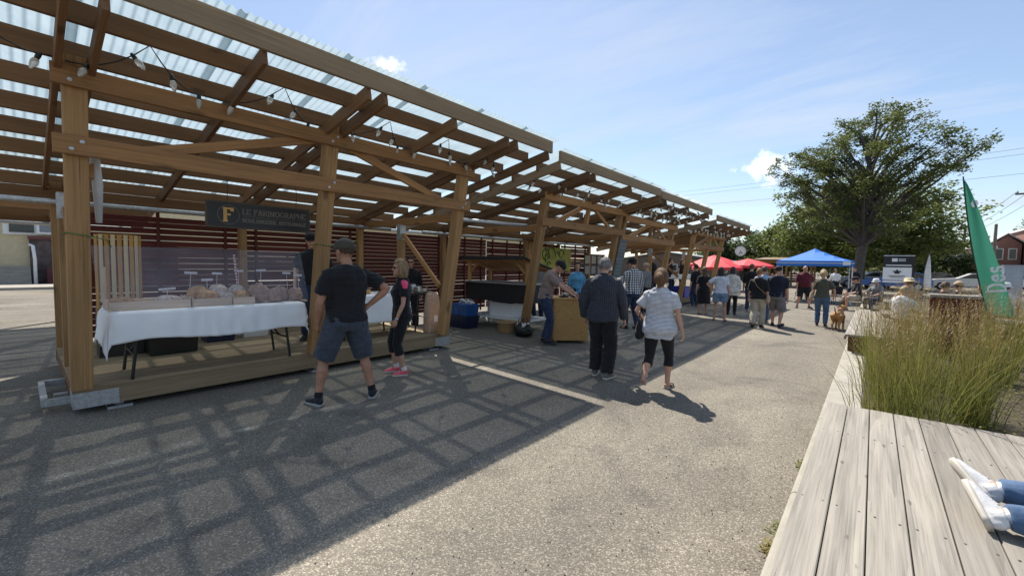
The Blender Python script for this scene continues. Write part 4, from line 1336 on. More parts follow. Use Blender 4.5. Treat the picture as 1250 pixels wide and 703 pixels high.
# ---------------------------------------------------------------- bakery stall
PZ = .30
def lump(c, r, amp=.15, freq=3.0, nu=18, nv=12, mb=None, sd=0.0, flat=True):
    mb = mb or MB(); t = MB(); t.ball((0, 0, 0), 1, nu, nv)
    vs = []
    for x, y, z in t.v:
        d = 1 + amp * noise.noise(V((x * freq + sd, y * freq, z * freq))) + amp * .5 * noise.noise(V((x * freq * 2.3, y * freq * 2.3 + sd, z * freq * 2.3)))
        p = V((x * r[0], y * r[1], z * r[2])) * d
        if flat: p.z = max(p.z, -r[2] * .7)
        vs.append(V(c) + p)
    mb.add(vs, t.f); return mb
def drape(name, x0, x1, y0, y1, z, drops, parent_label, mat, seed=1.0, amp=.02):
    """cloth over a table: drops = (front +x, back, low y, high y)"""
    fr, bk, ly, hy = drops; nx, ny = 44, 74
    vs, fs = [], []
    for i in range(nx + 1):
        for j in range(ny + 1):
            u = lerp(x0 - bk, x1 + fr, i / nx); v = lerp(y0 - ly, y1 + hy, j / ny)
            dx = max(0, u - x1) - max(0, x0 - u); dy = max(0, v - y1) - max(0, y0 - v)
            d = math.hypot(dx, dy)
            cx_, cy_ = min(max(u, x0), x1), min(max(v, y0), y1)
            if d > 0:
                n1 = V((dx, dy, 0)).normalized()
                s_ = cx_ * 0 + (v if abs(dx) > 0 else 0) + (u if abs(dy) > 0 else 0)
                rip = amp * math.sin(s_ * 17 + seed + 2.5 * math.sin(s_ * 4)) * min(1, d / .12) + amp * .8 * noise.noise(V((u * 5 + seed, v * 5, 0)))
                long_ = 1 + .22 * noise.noise(V((u * 1.3 + seed * 3, v * 1.6, 2)))
                p = V((cx_, cy_, z)) + n1 * (.012 + abs(rip) + .10 * d) + V((0, 0, -d * long_ * .98))
            else:
                p = V((u, v, z + .003 * noise.noise(V((u * 7, v * 7, seed))) + .002))
            vs.append(p)
    for i in range(nx):
        for j in range(ny):
            a = i * (ny + 1) + j
            fs.append((a, a + ny + 1, a + ny + 2, a + 1))
    m = MB(); m.add(vs, fs); o = m.build(name, mat, None, True)
    tag(o, parent_label, 'tablecloth')
    md = o.modifiers.new('thick', 'SOLIDIFY'); md.thickness = .003; md.offset = 1
    return o
def folding_table(label, x0, x1, y0, y1, z, zb, topmat, group=None):
    t = empty('folding_table', ((x0 + x1) / 2, (y0 + y1) / 2, zb), 0, label, 'table', group)
    m = MB(); m.box(((x0 + x1) / 2, (y0 + y1) / 2, z - .02), (x1 - x0, y1 - y0, .04)); m.build('table_top', topmat, t)
    for y, s_ in ((y0 + .2, 1), (y1 - .2, -1)):
        for x in (x0 + .08, x1 - .06):
            m = MB(); m.tube([(x, y, z - .05), (x, y - s_ * .02, z - .35), (x, y - s_ * .06, zb + .03), (x, y - s_ * .06, zb)], .016, 8); m.build('leg', M_BLACK, t, True)
        m = MB(); m.tube([(x0 + .08, y - s_ * .04, zb + .26), (x1 - .06, y - s_ * .04, zb + .26)], .011, 8); m.build('crossbar', M_BLACK, t, True)
        m = MB(); m.tube([((x0 + x1) / 2, y - s_ * .04, zb + .26), ((x0 + x1) / 2, y + s_ * .14, z - .22), ((x0 + x1) / 2, y + s_ * .35, z - .05)], .011, 8); m.build('stay', M_BLACK, t, True)
    return t
random.seed(31)
folding_table('folding table with black legs under the white cloth at the bakery stall', -6.68, -5.98, .62, 2.52, 1.03, PZ, M_WHITE)
drape('tablecloth', -6.70, -5.96, .60, 2.54, 1.034, (.33, .15, .38, .26), 'white cloth over the bread table at the bakery stall', M_CLOTHW, 1.7, .018)
def acrylic():
    t = NT('acrylic'); co = t.coord()
    sm = t.noise(co, 2.2, 5, .65)
    tr = t.n.new('ShaderNodeBsdfTransparent'); tr.inputs[0].default_value = (.95, .95, .98, 1)
    t.set(Base_Color=(.58, .60, .68, 1), Roughness=.05)
    mx = t.n.new('ShaderNodeMixShader'); t.l.new(t.rng(sm, .3, .75, .06, .125), mx.inputs[0])
    t.l.new(tr.outputs[0], mx.inputs[1]); t.l.new(t.b.outputs[0], mx.inputs[2]); t.l.new(mx.outputs[0], t.out.inputs[0])
    return t.m
ACR = acrylic()
sg = empty('sneeze_guard', (-6.1, 1.6, 1.04), 0, 'tilted clear acrylic screen standing over the bread on the table', 'screen')
m = MB(); a = [V((-5.99, .53, 1.062)), V((-5.99, 2.62, 1.062)), V((-6.36, 2.67, 1.73)), V((-6.36, .50, 1.73))]; nn = V((.004, 0, .002))
m.hexa([p - nn for p in a] + [p + nn for p in a]); m.build('sheet', ACR, sg)
for y in (.6, 2.6):
    timber('stand', (-6.39, y, 1.05), (-6.39, y, 1.5), .02, .03, T_PALE, sg, up=(0, 1, 0))
    timber('stand', (-6.0, y, 1.048), (-6.39, y, 1.048), .02, .02, T_PALE, sg)
def crate(label, x0, x1, y0, y1, z, h):
    t = empty('bread_crate', ((x0 + x1) / 2, (y0 + y1) / 2, z), 0, label, 'crate', 'wooden bread crates on the bakery table')
    for k in range(4):
        w = (x1 - x0) / 4; timber('bottom_slat', (x0 + w * (k + .5), y0 + .012, z + .008), (x0 + w * (k + .5), y1 - .012, z + .008), w - .01, .012, T_PALE, t)
    for x in (x0, x1): timber('side_panel', (x, y0, z + h / 2), (x, y1, z + h / 2), .014, h, T_PALE, t)
    for y in (y0, y1): timber('end_panel', (x0 + .008, y, z + h / 2 + .012), (x1 - .008, y, z + h / 2 + .012), .014, h + .02, T_PALE, t)
    return t
Z0 = 1.040
crate('long pale bread crate, nearly empty, at the left end of the bakery table', -6.55, -6.10, .60, 1.30, Z0, .09)
crate('pale bread crate holding round loaves in the middle of the bakery table', -6.50, -6.10, 1.325, 1.72, Z0, .09)
crate('small pale crate beside the red striped stick on the bakery table', -6.50, -6.10, 1.74, 1.98, Z0, .09)
def bread_mat(name, c1, c2):
    t = NT(name); co = t.coord(); n = t.noise(co, 24, 5, .65)
    t.set(Base_Color=t.mix(t.rng(n, .35, .68), c1, c2), Roughness=.8); t.bump(n, .7, .02); return t.m
BREAD = bread_mat('crust', (.45, .20, .06), (.78, .52, .25)); FLOUR = bread_mat('floured_crust', (.45, .31, .19), (.85, .79, .70)); PAPER = bread_mat('kraft_paper', (.42, .27, .18), (.58, .40, .28))
loaves = [((-6.28, .72, 1.10), (.06, .08, .045), BREAD), ((-6.22, 1.12, 1.10), (.07, .10, .05), FLOUR), ((-6.3, 1.42, 1.16), (.09, .085, .075), BREAD), ((-6.2, 1.50, 1.13), (.08, .09, .06), BREAD),
          ((-6.28, 1.62, 1.17), (.09, .08, .08), FLOUR), ((-6.2, 1.68, 1.12), (.07, .08, .05), FLOUR), ((-6.36, 1.85, 1.15), (.09, .08, .08), FLOUR), ((-6.2, 1.84, 1.12), (.07, .08, .055), BREAD)]
lbl = ['small dark roll at the left end of the long crate', 'floured baguette loaf at the right end of the long crate', 'dark round loaf at the back of the middle crate', 'brown loaf at the front of the middle crate',
       'pale floured round loaf at the back of the middle crate', 'small floured roll at the front right of the middle crate', 'floured loaf behind the red striped stick', 'brown roll in front of the red striped stick']
for (c, r_, mt_), lb in zip(loaves, lbl):
    r_ = tuple(q * 1.35 for q in r_)
    o = lump((c[0], c[1], c[2] + .015), r_, .13, 2.2, sd=c[1] * 9).build('loaf', mt_, None, True); tag(o, lb, 'bread', 'loaves on the bakery table')
for (c, r_, lb) in (((-6.25, 2.08, 1.15), (.13, .13, .135), 'largest crumpled brown paper bread bag, beside the red striped stick'), ((-6.18, 2.24, 1.12), (.09, .09, .10), 'small brown paper bread bag between two larger ones'),
                    ((-6.30, 2.36, 1.12), (.11, .12, .11), 'brown paper bread bag second from the right end of the table'), ((-6.22, 2.53, 1.12), (.09, .10, .10), 'brown paper bread bag at the right end of the table')):
    t = MB(); lump(c, r_, .32, 2.6, 26, 18, t, c[1] * 7); o = t.build('paper_bag', PAPER, None, True); tag(o, lb, 'paper bag', 'bagged loaves on the bakery table')
M_CARD = plain('card_white', (.80, .80, .80), .6, .03)
for k, (y, x, zc, w, lb) in enumerate(((1.38, -6.42, 1.42, .13, 'above the dark round loaf'), (1.52, -6.32, 1.335, .12, 'above the front loaf of the middle crate'), (1.66, -6.44, 1.41, .11, 'above the floured loaves'),
                                  (1.90, -6.42, 1.44, .10, 'beside the red striped stick'), (2.16, -6.40, 1.45, .12, 'above the largest paper bag'), (2.50, -6.42, 1.41, .11, 'second from the right end of the table'), (2.62, -6.32, 1.38, .10, 'at the right end of the table'), (1.14, -6.4, 1.23, .16, 'behind the long crate'))):
    t = empty('price_tag', (x, y, 1.04), 0, 'small white price tag on a thin stalk ' + lb, 'price tag', 'price tags on the bakery table')
    q = random.uniform(-.03, .05)
    m = MB(); m.tube([(x, y + q, 1.05), (x, y, zc)], .003, 5); m.build('stalk', M_WHITE, t)
    m = MB(); m.box((x + .004, y, zc + .012), (.004, w, .028), Matrix.Rotation(R(random.uniform(-4, 4)), 3, 'X')); m.build('card', M_CARD, t)
def striped(name, a, b, s_, axis=2):
    t = NT(name); s = t.sep(t.coord()); f = t.math('FRACT', t.math('ADD', t.math('MULTIPLY', s[axis], s_), t.math('MULTIPLY', s[1], s_ * .6)))
    t.set(Base_Color=t.mix(t.math('GREATER_THAN', f, .5), a, b), Roughness=.5); return t.m
m = MB(); m.tube([(-6.30, 1.86, 1.06), (-6.33, 1.85, 1.35), (-6.36, 1.83, 1.66)], .012, 8)
tag(m.build('stick', striped('red_stripe', (.55, .03, .04), (.75, .72, .7), 26), None, True), 'red and white striped stick standing upright on the bakery table', 'stick')
# slatted wooden rack behind the table
rk = empty('slat_rack', (-7.6, .86, PZ), 0, 'tall rack of orange and pale wood slats behind the bread table', 'rack')
T_OR = wood('slat_orange', (.60, .33, .10), .8, .5, .1, grain=14); T_YL = wood('slat_pale', (.78, .62, .36), .8, .5, .08, grain=14)
for k in range(9):
    a_ = R(-55 + k * 13.75); x = -7.72 + .22 * math.cos(a_); y = .86 + .26 * math.sin(a_)
    timber('slat', (x, y, 1.02 if k % 2 else .62), (x, y, 1.90), .045, .014, T_YL if k % 2 else T_OR, rk, up=(math.cos(a_), math.sin(a_), 0))
m = MB(); m.lathe([(.20, 1.885), (.205, 1.905), (.02, 1.91)], (-7.72, .86, 0), 20); m.build('lid', T_OR, rk)
m = MB(); m.box((-7.72, .86, .62), (.36, .44, .64)); m.build('base', M_BLACK, rk)
# crates and bags under the table
for (x, y, sz, mt_, lb) in ((-7.45, 1.35, (.5, .55, .30), M_BLACK, 'black plastic tote stored under the bread table, left one'), (-8.0, 2.05, (.4, .4, .22), M_PVCD, 'navy tote stored behind the bread table'), (-8.1, 2.6, (.3, .4, .2), M_CARD, 'white carton of papers on the platform behind the bread table')):
    m = MB(); z = PZ
    m.hexa([(x - sz[0] * .46, y - sz[1] * .46, z), (x + sz[0] * .46, y - sz[1] * .46, z), (x + sz[0] * .46, y + sz[1] * .46, z), (x - sz[0] * .46, y + sz[1] * .46, z), (x - sz[0] * .5, y - sz[1] * .5, z + sz[2]), (x + sz[0] * .5, y - sz[1] * .5, z + sz[2]), (x + sz[0] * .5, y + sz[1] * .5, z + sz[2]), (x - sz[0] * .5, y + sz[1] * .5, z + sz[2])])
    m.box((x, y, z + sz[2] + .012), (sz[0] * 1.04, sz[1] * 1.04, .024))
    tag(m.build('storage_box', mt_), lb, 'box')
# hanging sign
sign = empty('shop_sign', (-6.2, 2.1, 2.0), 0, 'black hanging bakery sign with a gold letter in a ring', 'sign')
GOLD = plain('gold_paint', (.62, .34, .10), .5, .1); SGREY = plain('sign_lettering', (.15, .13, .11), .6, .1); SBLK = plain('sign_black', (.010, .010, .011), .45, .2)
rs = Matrix.Rotation(R(1.4), 3, 'X'); sc0 = V((-6.2, 2.115, 2.165))
def srect(mb, hw_, hh, d, r, c=sc0, x=0):
    pts = []
    for cx_, cy_, a0 in ((hw_ - r, hh - r, 0), (-hw_ + r, hh - r, 90), (-hw_ + r, -hh + r, 180), (hw_ - r, -hh + r, 270)):
        pts += [(cx_ + r * math.cos(R(a0 + q * 22.5)), cy_ + r * math.sin(R(a0 + q * 22.5))) for q in range(5)]
    M_ = Matrix(((0, 0, 1, c.x + x), (1, 0, 0, c.y), (0, 1, 0, c.z), (0, 0, 0, 1)))
    mb.prism(pts, -d / 2, d / 2, M_)
m = MB(); srect(m, .625, .165, .024, .03); m.build('frame', plain('sign_frame', (.06, .045, .03), .5), sign)
m = MB(); srect(m, .605, .147, .004, .022, x=.0145); m.build('board', SBLK, sign)
ring = MB(); cxr = V((-6.2 + .019, 1.73, 2.165))
ring.tube([cxr + V((0, .118 * math.cos(R(k * 12)), .118 * math.sin(R(k * 12)))) for k in range(31)], .0042, 6, cap=False); ring.build('ring', SGREY, sign)
m = MB(); lettering(m, 'F', (-6.2 + .018, 1.73 - .052, 2.165 - .078), (0, 1, 0), (0, 0, 1), .156, .022, .004, bold=1.3); m.build('monogram', GOLD, sign)
m = MB()
w1 = width_of('LE FARINOGRAPHE', .082, .14); h1 = .082 * .80 / w1 * 1.0 if w1 > .80 else .082
lettering(m, 'LE FARINOGRAPHE', (-6.2 + .018, 1.885, 2.185), (0, 1, 0), (0, 0, 1), .082 * .795 / w1, .0105, .004, .14)
w2 = width_of('BOULANGERIE ARTISANALE', .06, .14)
lettering(m, 'BOULANGERIE ARTISANALE', (-6.2 + .018, 1.885, 2.085), (0, 1, 0), (0, 0, 1), .06 * .795 / w2, .0085, .004, .14)
m.bar((-6.2 + .018, 1.885, 2.158), (-6.2 + .018, 2.67, 2.158), .004, .005); m.build('lettering', SGREY, sign)
for y in (1.72, 2.55):
    m = MB(); m.tube([(-6.2, y, 2.32), (-6.19, y + .01, 2.52), (-6.2, y, 2.62), (-6.0, y, 2.86)], .004, 6); m.build('hanger', CORD, sign)
# green rope tied round the first posts
GREEN = plain('rope_green', (.10, .17, .05), .8)
for p, lb in ((.37, 'green rope tied round the nearest post of the bakery stall'), (2.70, 'green rope tied round the middle post of the bakery stall')):
    m = MB(); z = 1.82; x = -6.0 + .182 * 1.5; q = .092
    m.tube([(x - q, p - q, z), (x + q, p - q, z + .01), (x + q, p + q, z - .02), (x - q, p + q, z - .01), (x - q, p - q, z)], .006, 6)
    if p < 1: m.tube([(x + q, p + q, z - .02), (-6.1, .6, 1.79), (-6.33, .66, 1.72)], .005, 6)
    tag(m.build('rope', GREEN, None, True), lb, 'rope')
m = MB(); m.tube([(-6.34, 1.95, 1.66), (-6.36, 2.1, 1.60), (-6.36, 2.3, 1.58), (-6.34, 2.5, 1.66), (-5.85, 2.66, 1.75)], .005, 6)
tag(m.build('cable', CORD, None, True), 'thin black cable sagging along the top of the acrylic screen', 'cable')
# plastic banner rolled beside the first post
m = MB(); m.tube([(-5.72, .50, 2.62), (-5.75, .52, 2.3), (-5.86, .53, 1.95)], [(.01, .035), (.014, .04), (.008, .025)], 8)
tag(m.build('plastic_strip', plain('clear_film', (.55, .56, .58), .3), None, True), 'crumpled clear plastic strip hanging beside the nearest post', 'plastic')
# second table: white cloth; third: black top with jars
folding_table('folding table under the white cloth behind the woman with sunglasses', -7.10, -6.50, 3.3, 4.62, 1.03, PZ, M_WHITE)
drape('tablecloth', -7.12, -6.48, 3.28, 4.64, 1.034, (.52, .3, .3, .30), 'white cloth hanging low on the table behind the woman with sunglasses', M_CLOTHW, 4.1, .012)
folding_table('small black topped table with jars at the end of the platform', -7.15, -6.45, 4.68, 5.22, 1.04, PZ, M_BLACK)
JAR = plain('jar_glass', (.16, .10, .06), .15, .4, 20); 
random.seed(4)
spots = [(-6.55, 4.86, .035, .10, JAR, 'dark jar', 'in front on the black topped table'), (-6.63, 4.97, .04, .12, M_WHITE, 'white tub', 'in the middle of the black topped table'), (-6.75, 4.86, .045, .13, JAR, 'brown jar', 'at the back of the black topped table'),
         (-6.58, 5.09, .038, .07, FLOUR, 'cream bowl', 'near the end of the black topped table'), (-6.85, 5.02, .05, .15, M_WHITE, 'tall white tub', 'behind the other jars on the black topped table'), (-6.62, 5.17, .03, .09, JAR, 'small dark jar', 'at the far edge of the black topped table'),
         (-6.62, 4.25, .06, .12, M_CARD, 'white tub', 'on the white cloth beside the woman with sunglasses'), (-6.7, 3.95, .05, .09, BREAD, 'brown bowl', 'on the white cloth behind the woman with sunglasses')]
for x, y, r_, h_, mt_, nm, lb in spots:
    t = empty('jar', (x, y, 1.04), 0, nm + ' ' + lb, 'jar', 'jars and tubs on the stall tables')
    m = MB(); m.lathe([(r_ * .92, 1.044), (r_, 1.055), (r_, 1.04 + h_ * .8), (r_ * .8, 1.04 + h_ * .9)], (x, y, 0), 14); m.build('vessel', mt_, t, True)
    m = MB(); m.lathe([(r_ * .86, 1.04 + h_ * .885), (r_ * .86, 1.04 + h_), (r_ * .5, 1.042 + h_)], (x, y, 0), 14); m.build('lid', M_BLACK if mt_ is not M_BLACK else M_WHITE, t)
m = MB(); m.box((-6.66, 4.43, 1.10), (.2, .26, .13)); tag(m.build('carton', M_CARD), 'white carton at the end of the white cloth table', 'box')
# tall kraft bag at the end of the platform
kb = empty('kraft_bag', (-6.3, 5.06, PZ), 0, 'tall brown kraft paper sack standing at the corner of the platform', 'paper sack')
t = MB(); n = 20; vs = []
for z, a, b in ((0, .15, .11), (.02, .155, .115), (.2, .15, .105), (.4, .145, .10), (.58, .135, .085), (.70, .13, .045), (.74, .128, .02)):
    for k in range(n):
        g_ = 2 * math.pi * k / n; c_, s_ = math.cos(g_), math.sin(g_)
        c_ = math.copysign(abs(c_) ** .45, c_); s_ = math.copysign(abs(s_) ** .45, s_)
        w_ = 1 + .05 * noise.noise(V((c_ * 2, s_ * 2, z * 6)))
        vs.append((-6.3 + b * s_ * w_, 5.05 + a * c_ * w_, PZ + z))
fs = [(i * n + k, i * n + (k + 1) % n, (i + 1) * n + (k + 1) % n, (i + 1) * n + k) for i in range(6) for k in range(n)] + [tuple(range(n - 1, -1, -1)), tuple(range(6 * n, 7 * n))]
t.add(vs, fs); t.build('sack', PAPER, kb, True)
m = MB(); m.box((-6.188, 5.05, PZ + .26), (.004, .09, .12)); m.build('label_patch', M_CARD, kb)
# ---------------------------------------------------------------- second shelter: cart, bins, basket, cabinet
ct = empty('vendor_cart', (-7.06, 8.0, 0), 0, 'black vendor cart with a cedar lined canopy and white legs', 'cart')
CB = plain('cart_black', (.018, .018, .02), .55, .2, 4, .1); X0, X1, Y0, Y1 = -8.1, -6.02, 7.6, 8.5
m = MB(); m.box(((X0 + X1) / 2, (Y0 + Y1) / 2, .90), (X1 - X0, Y1 - Y0, .44)); m.build('counter_box', CB, ct)
m = MB(); m.box(((X0 + X1) / 2, (Y0 + Y1) / 2 - .02, 1.135), (X1 - X0 + .06, Y1 - Y0 + .08, .03)); m.build('counter_top', GALV, ct)
for x in (X0 + .08, X1 - .08):
    for y in (Y0 + .06, Y1 - .06):
        m = MB(); m.box((x, y, .34), (.09, .09, .68)); m.build('leg', M_WHITE, ct)
        zt = 1.66 - .22 * (y - Y0) / .9
        timber('canopy_post', (x, y, 1.15), (x, y, zt), .07, .07, T_CEDAR, ct, up=(0, 1, 0))
m = MB(); m.box(((X0 + X1) / 2, (Y0 + Y1) / 2, .27), (X1 - X0 - .1, Y1 - Y0 - .1, .05)); m.build('shelf', M_WHITE, ct)
for k in range(15):
    x = X0 - .02 + (X1 - X0 + .04) * (k + .5) / 15
    timber('canopy_slat', (x, Y0 - .18, 1.705), (x, Y1 + .1, 1.42), .128, .018, T_CEDAR, ct)
m = MB(); m.hexa([(X0 - .08, Y0 - .24, 1.735), (X1 + .08, Y0 - .24, 1.735), (X1 + .08, Y1 + .16, 1.435), (X0 - .08, Y1 + .16, 1.435), (X0 - .08, Y0 - .24, 1.765), (X1 + .08, Y0 - .24, 1.765), (X1 + .08, Y1 + .16, 1.465), (X0 - .08, Y1 + .16, 1.465)]); m.build('canopy_roof', CB, ct)
timber('canopy_trim', (X0 - .08, Y0 - .255, 1.735), (X1 + .08, Y0 - .255, 1.735), .025, .075, CB, ct)
for x in (X0 + .08, X1 - .08): timber('knee_brace', (x + (.05 if x < -7 else -.05), Y0 + .06, 1.38), (x + (.3 if x < -7 else -.3), Y0 + .06, 1.62), .05, .06, T_CEDAR, ct)
m = MB(); m.box((-7.0, 8.0, .47), (.75, .5, .34)); tag(m.build('carton', M_CARD), 'white carton on the lower shelf of the black cart', 'box')
def tote(label, x, y, z, sx, sy, h, mt_, rz_=0):
    t = empty('storage_tote', (x, y, z), rz_, label, 'storage bin', 'plastic storage bins by the black cart')
    m = MB(); a, b = .44, .5
    m.hexa([(-sx * a, -sy * a, 0), (sx * a, -sy * a, 0), (sx * a, sy * a, 0), (-sx * a, sy * a, 0), (-sx * b, -sy * b, h), (sx * b, -sy * b, h), (sx * b, sy * b, h), (-sx * b, sy * b, h)])
    for k in (-.3, 0, .3): m.box((k * sx, -sy * .475, h * .5), (.03, .02, h * .9))
    m.build('tub', mt_, t, local=True)
    m = MB(); m.box((0, 0, h + .012), (sx * 1.06, sy * 1.08, .03)); m.box((0, 0, h + .034), (sx * .9, sy * .9, .014)); m.build('lid', mt_, t, local=True)
tote('dark navy storage bin under the blue one in front of the cart', -7.74, 7.22, 0, .62, .44, .27, M_PVCD)
tote('blue storage bin stacked on the dark one in front of the cart', -7.74, 7.22, .312, .62, .44, .24, M_PVCB)
tote('low blue storage bin on the ground at the corner of the cart', -8.45, 7.35, 0, .58, .45, .24, M_PVCB)
m = MB(); random.seed(9)
for k in range(7): m.tube([(-7.9 + k * .07, 7.2, .60), (-7.85 + k * .06, 7.22 + random.uniform(-.05, .05), .64 + random.uniform(0, .08)), (-7.72 + k * .05, 7.25, .62)], .02, 6)
tag(m.build('rolled_fabric', M_CARD, None, True), 'white rolled fabric lying on top of the blue storage bin', 'fabric')
bk = empty('round_basket', (-6.5, 7.42, 0), 0, 'round tan basket on the asphalt beside the leaning post', 'basket')
TAN = plain('basket_tan', (.42, .27, .13), .6, .2, 30, .5, 90)
m = MB(); m.lathe([(.19, 0), (.20, .02), (.225, .22), (.245, .235), (.245, .255), (.215, .255), (.205, .22), (.18, .03), (.02, .025)], (-6.5, 7.42, 0), 24); m.build('bowl', TAN, bk, True)
tb = empty('tote_bag', (-5.85, 7.25, 0), 0, 'black tote bag stuffed with small things on the ground beside the leaning post', 'bag')
t = MB(); lump((-5.85, 7.25, .12), (.24, .18, .15), .25, 2.5, 20, 14, t); t.build('bag_body', plain('bag_black', (.012, .016, .014), .5), tb, True)
for k in range(9):
    m = MB(); c_ = (-5.85 + random.uniform(-.15, .15), 7.22 + random.uniform(-.1, .1), .24 + random.uniform(0, .06)); m.ball(c_, (random.uniform(.02, .05), random.uniform(.02, .05), random.uniform(.02, .05)), 8, 6); m.build('packet', random.choice([M_CARD, M_PVCB, JAR, GALV]), tb, True)
for s_ in (-1, 1):
    m = MB(); m.tube([(-5.97, 7.25 + s_ * .06, .2), (-5.93, 7.25 + s_ * .07, .38), (-5.80, 7.25 + s_ * .07, .40), (-5.74, 7.25 + s_ * .06, .2)], .009, 6); m.build('handle', M_BLACK, tb, True)
cb = empty('oak_cabinet', (-4.86, 7.52, 0), R(-46), 'golden oak cabinet used as a counter in the second shelter', 'cabinet')
def lbx(mb, c, d): return mb.box(c, d)
m = MB(); m.prism([(-.36, .06), (.36, .06), (.36, .80), (.30, .90), (-.36, .90)], -.30, .30, Matrix(((0, 0, 1, 0), (1, 0, 0, 0), (0, 1, 0, 0), (0, 0, 0, 1))) @ Matrix.Translation((0, 0, 0))); o = m.build('carcass', T_OAK, cb, local=True)
m = MB(); m.box((0, -.02, .915), (.66, .74, .028)); m.build('top_board', T_OAK, cb, local=True)
for q in (-.15, .15):
    m = MB(); m.box((q, -.368, .46), (.27, .016, .70)); d_ = m.build('door', T_OAK, cb, local=True)
    m = MB(); m.box((q, -.380, .46), (.18, .01, .56)); m.build('panel', T_OAK, d_, local=True)
for x in (-.24, .24):
    for y in (-.3, .3):
        m = MB(); m.tube([(x, y, .07), (x, y, .0)], [.028, .016], 8); m.build('foot', T_OAK, cb, True, local=True)
for k, (x, y, w) in enumerate(((-4.92, 7.42, .24), (-4.75, 7.62, .28), (-5.02, 7.6, .2))):
    t = empty('food_tray', (x, y, .93), R(-46), 'black tray of small white pots on the oak cabinet, ' + ('nearest the vendor', 'at the street side', 'at the back')[k], 'tray', 'trays on the oak cabinet')
    m = MB(); m.box((0, 0, .012), (w, w * .7, .022)); m.build('tray', M_BLACK, t, local=True)
    for q in range(5):
        m = MB(); m.lathe([(.028, .024), (.032, .07), (.026, .072)], (random.uniform(-.4, .4) * w * .7, random.uniform(-.3, .3) * w * .6, 0), 10); m.build('pot', random.choice([M_CARD, FLOUR, JAR]), t, True, local=True)
# mural board on the slat wall, chalkboard on the post
mu = empty('mural', (-8.93, 12.9, 1.2), 0, 'yellow green abstract mural board on the slatted back wall', 'mural')
m = MB(); m.box((-8.92, 12.9, 1.78), (.02, 1.9, .86)); m.build('board', plain('mural_yellow', (.34, .33, .06), .6, .4, 3), mu)
random.seed(77); MG = plain('mural_green', (.06, .10, .025), .6)
for k in range(9):
    cy_, cz_, r_ = 12.1 + random.random() * 1.6, 1.5 + random.random() * .55, random.uniform(.08, .2)
    m = MB(); m.tube([(-8.906, cy_ + r_ * math.cos(a * .5), cz_ + r_ * math.sin(a * .5)) for a in range(random.randint(7, 12))], [(.004, .035)] * 12 if False else .022, 6); m.build('curl', MG, mu)
cbd = empty('chalkboard', (-5.33, 11.2, 1.3), 0, 'tall narrow grey chalkboard menu fixed to the post of the third shelter', 'chalkboard')
MC = plain('chalk_slate', (.13, .15, .16), .8, .2, 8); ch = plain('chalk', (.55, .56, .56), .9)
def cpt(y, z, e=0): return V((-6.0 + .182 * (z - .3) + .10 + e, y, z))
m = MB(); m.hexa([cpt(11.12, 1.25), cpt(11.58, 1.25), cpt(11.58, 2.42), cpt(11.12, 2.42), cpt(11.12, 1.25, .025), cpt(11.58, 1.25, .025), cpt(11.58, 2.42, .025), cpt(11.12, 2.42, .025)]); m.build('slate', MC, cbd)
m = MB()
for k in range(10):
    z = 2.32 - k * .105; y = 11.17
    while y < 11.5:
        w = random.uniform(.03, .10); m.bar(cpt(y, z, .027), cpt(min(11.54, y + w), z + random.uniform(-.008, .008), .027), .004, .022, (1, 0, 0)); y += w + .02
m.build('chalk_writing', ch, cbd)
m = MB(); m.tube([(-5.95, 5.45, 2.42), (-5.95, 7.4, 2.46)], .036, 12); tag(m.build('rolled_screen', GALV, None, True), 'grey rolled screen tube spanning the gap between the first two shelters', 'tube')
# ---------------------------------------------------------------- goods and tables in the farther shelters
random.seed(14)
folding_table('trestle table of produce in the third shelter', -7.3, -6.6, 11.9, 14.6, .84, 0, M_WHITE)
folding_table('long table of glass jars on the platform of the farthest shelter', -6.75, -6.1, 17.8, 21.5, 1.12, PZ, M_WHITE)
PR = [(PAPER, 'brown'), (M_CARD, 'white'), (MG, 'dark green')]
for k in range(15):
    y = 12.0 + k * .17; o = lump((-6.95 + random.uniform(-.2, .2), y, .91), (.08, .08, .07), .3, 2, 10, 8, None, k).build('produce', PR[k % 3][0], None, True)
    tag(o, 'small ' + PR[k % 3][1] + ' bundle among the produce on the trestle table', 'produce', PR[k % 3][1] + ' produce on the trestle table')
for k in range(26):
    y = 17.9 + k * .137; x = -6.25 - .14 * (k % 3)
    m = MB(); m.lathe([(.045, 1.125), (.055, 1.14), (.055, 1.22), (.04, 1.24), (.04, 1.262)], (x, y, 0), 9)
    tag(m.build('jar', M_CARD, None, True), 'pale glass jar on the long table in the farthest shelter', 'jar', 'jars on the long table')
tote('bright blue crate on the platform edge of the farthest shelter', -6.3, 18.6, PZ, .6, .75, .42, plain('crate_royal', (.01, .04, .42), .4), R(0))
m = MB(); m.box((-6.08, 20.2, .85), (.02, 1.3, .5)); tag(m.build('banner', plain('banner_grey', (.28, .30, .32), .7)), 'grey fabric banner hanging from the long table in the farthest shelter', 'banner')
bd = empty('poster_board', (-8.85, 15.6, 1.2), 0, 'notice board with small posters at the back of the third shelter', 'notice board')
m = MB(); m.box((-8.85, 15.6, 1.6), (.02, 1.7, .9)); m.build('board', plain('board_brown', (.07, .05, .045), .7), bd)
for k in range(6):
    m = MB(); m.box((-8.836, 15.0 + (k % 3) * .5, 1.4 + (k // 3) * .42), (.006, .34, .32)); m.build('poster', plain('poster%d' % k, random.choice([(.5, .5, .48), (.3, .3, .3), (.4, .36, .3)]), .6, .5, 20), bd)

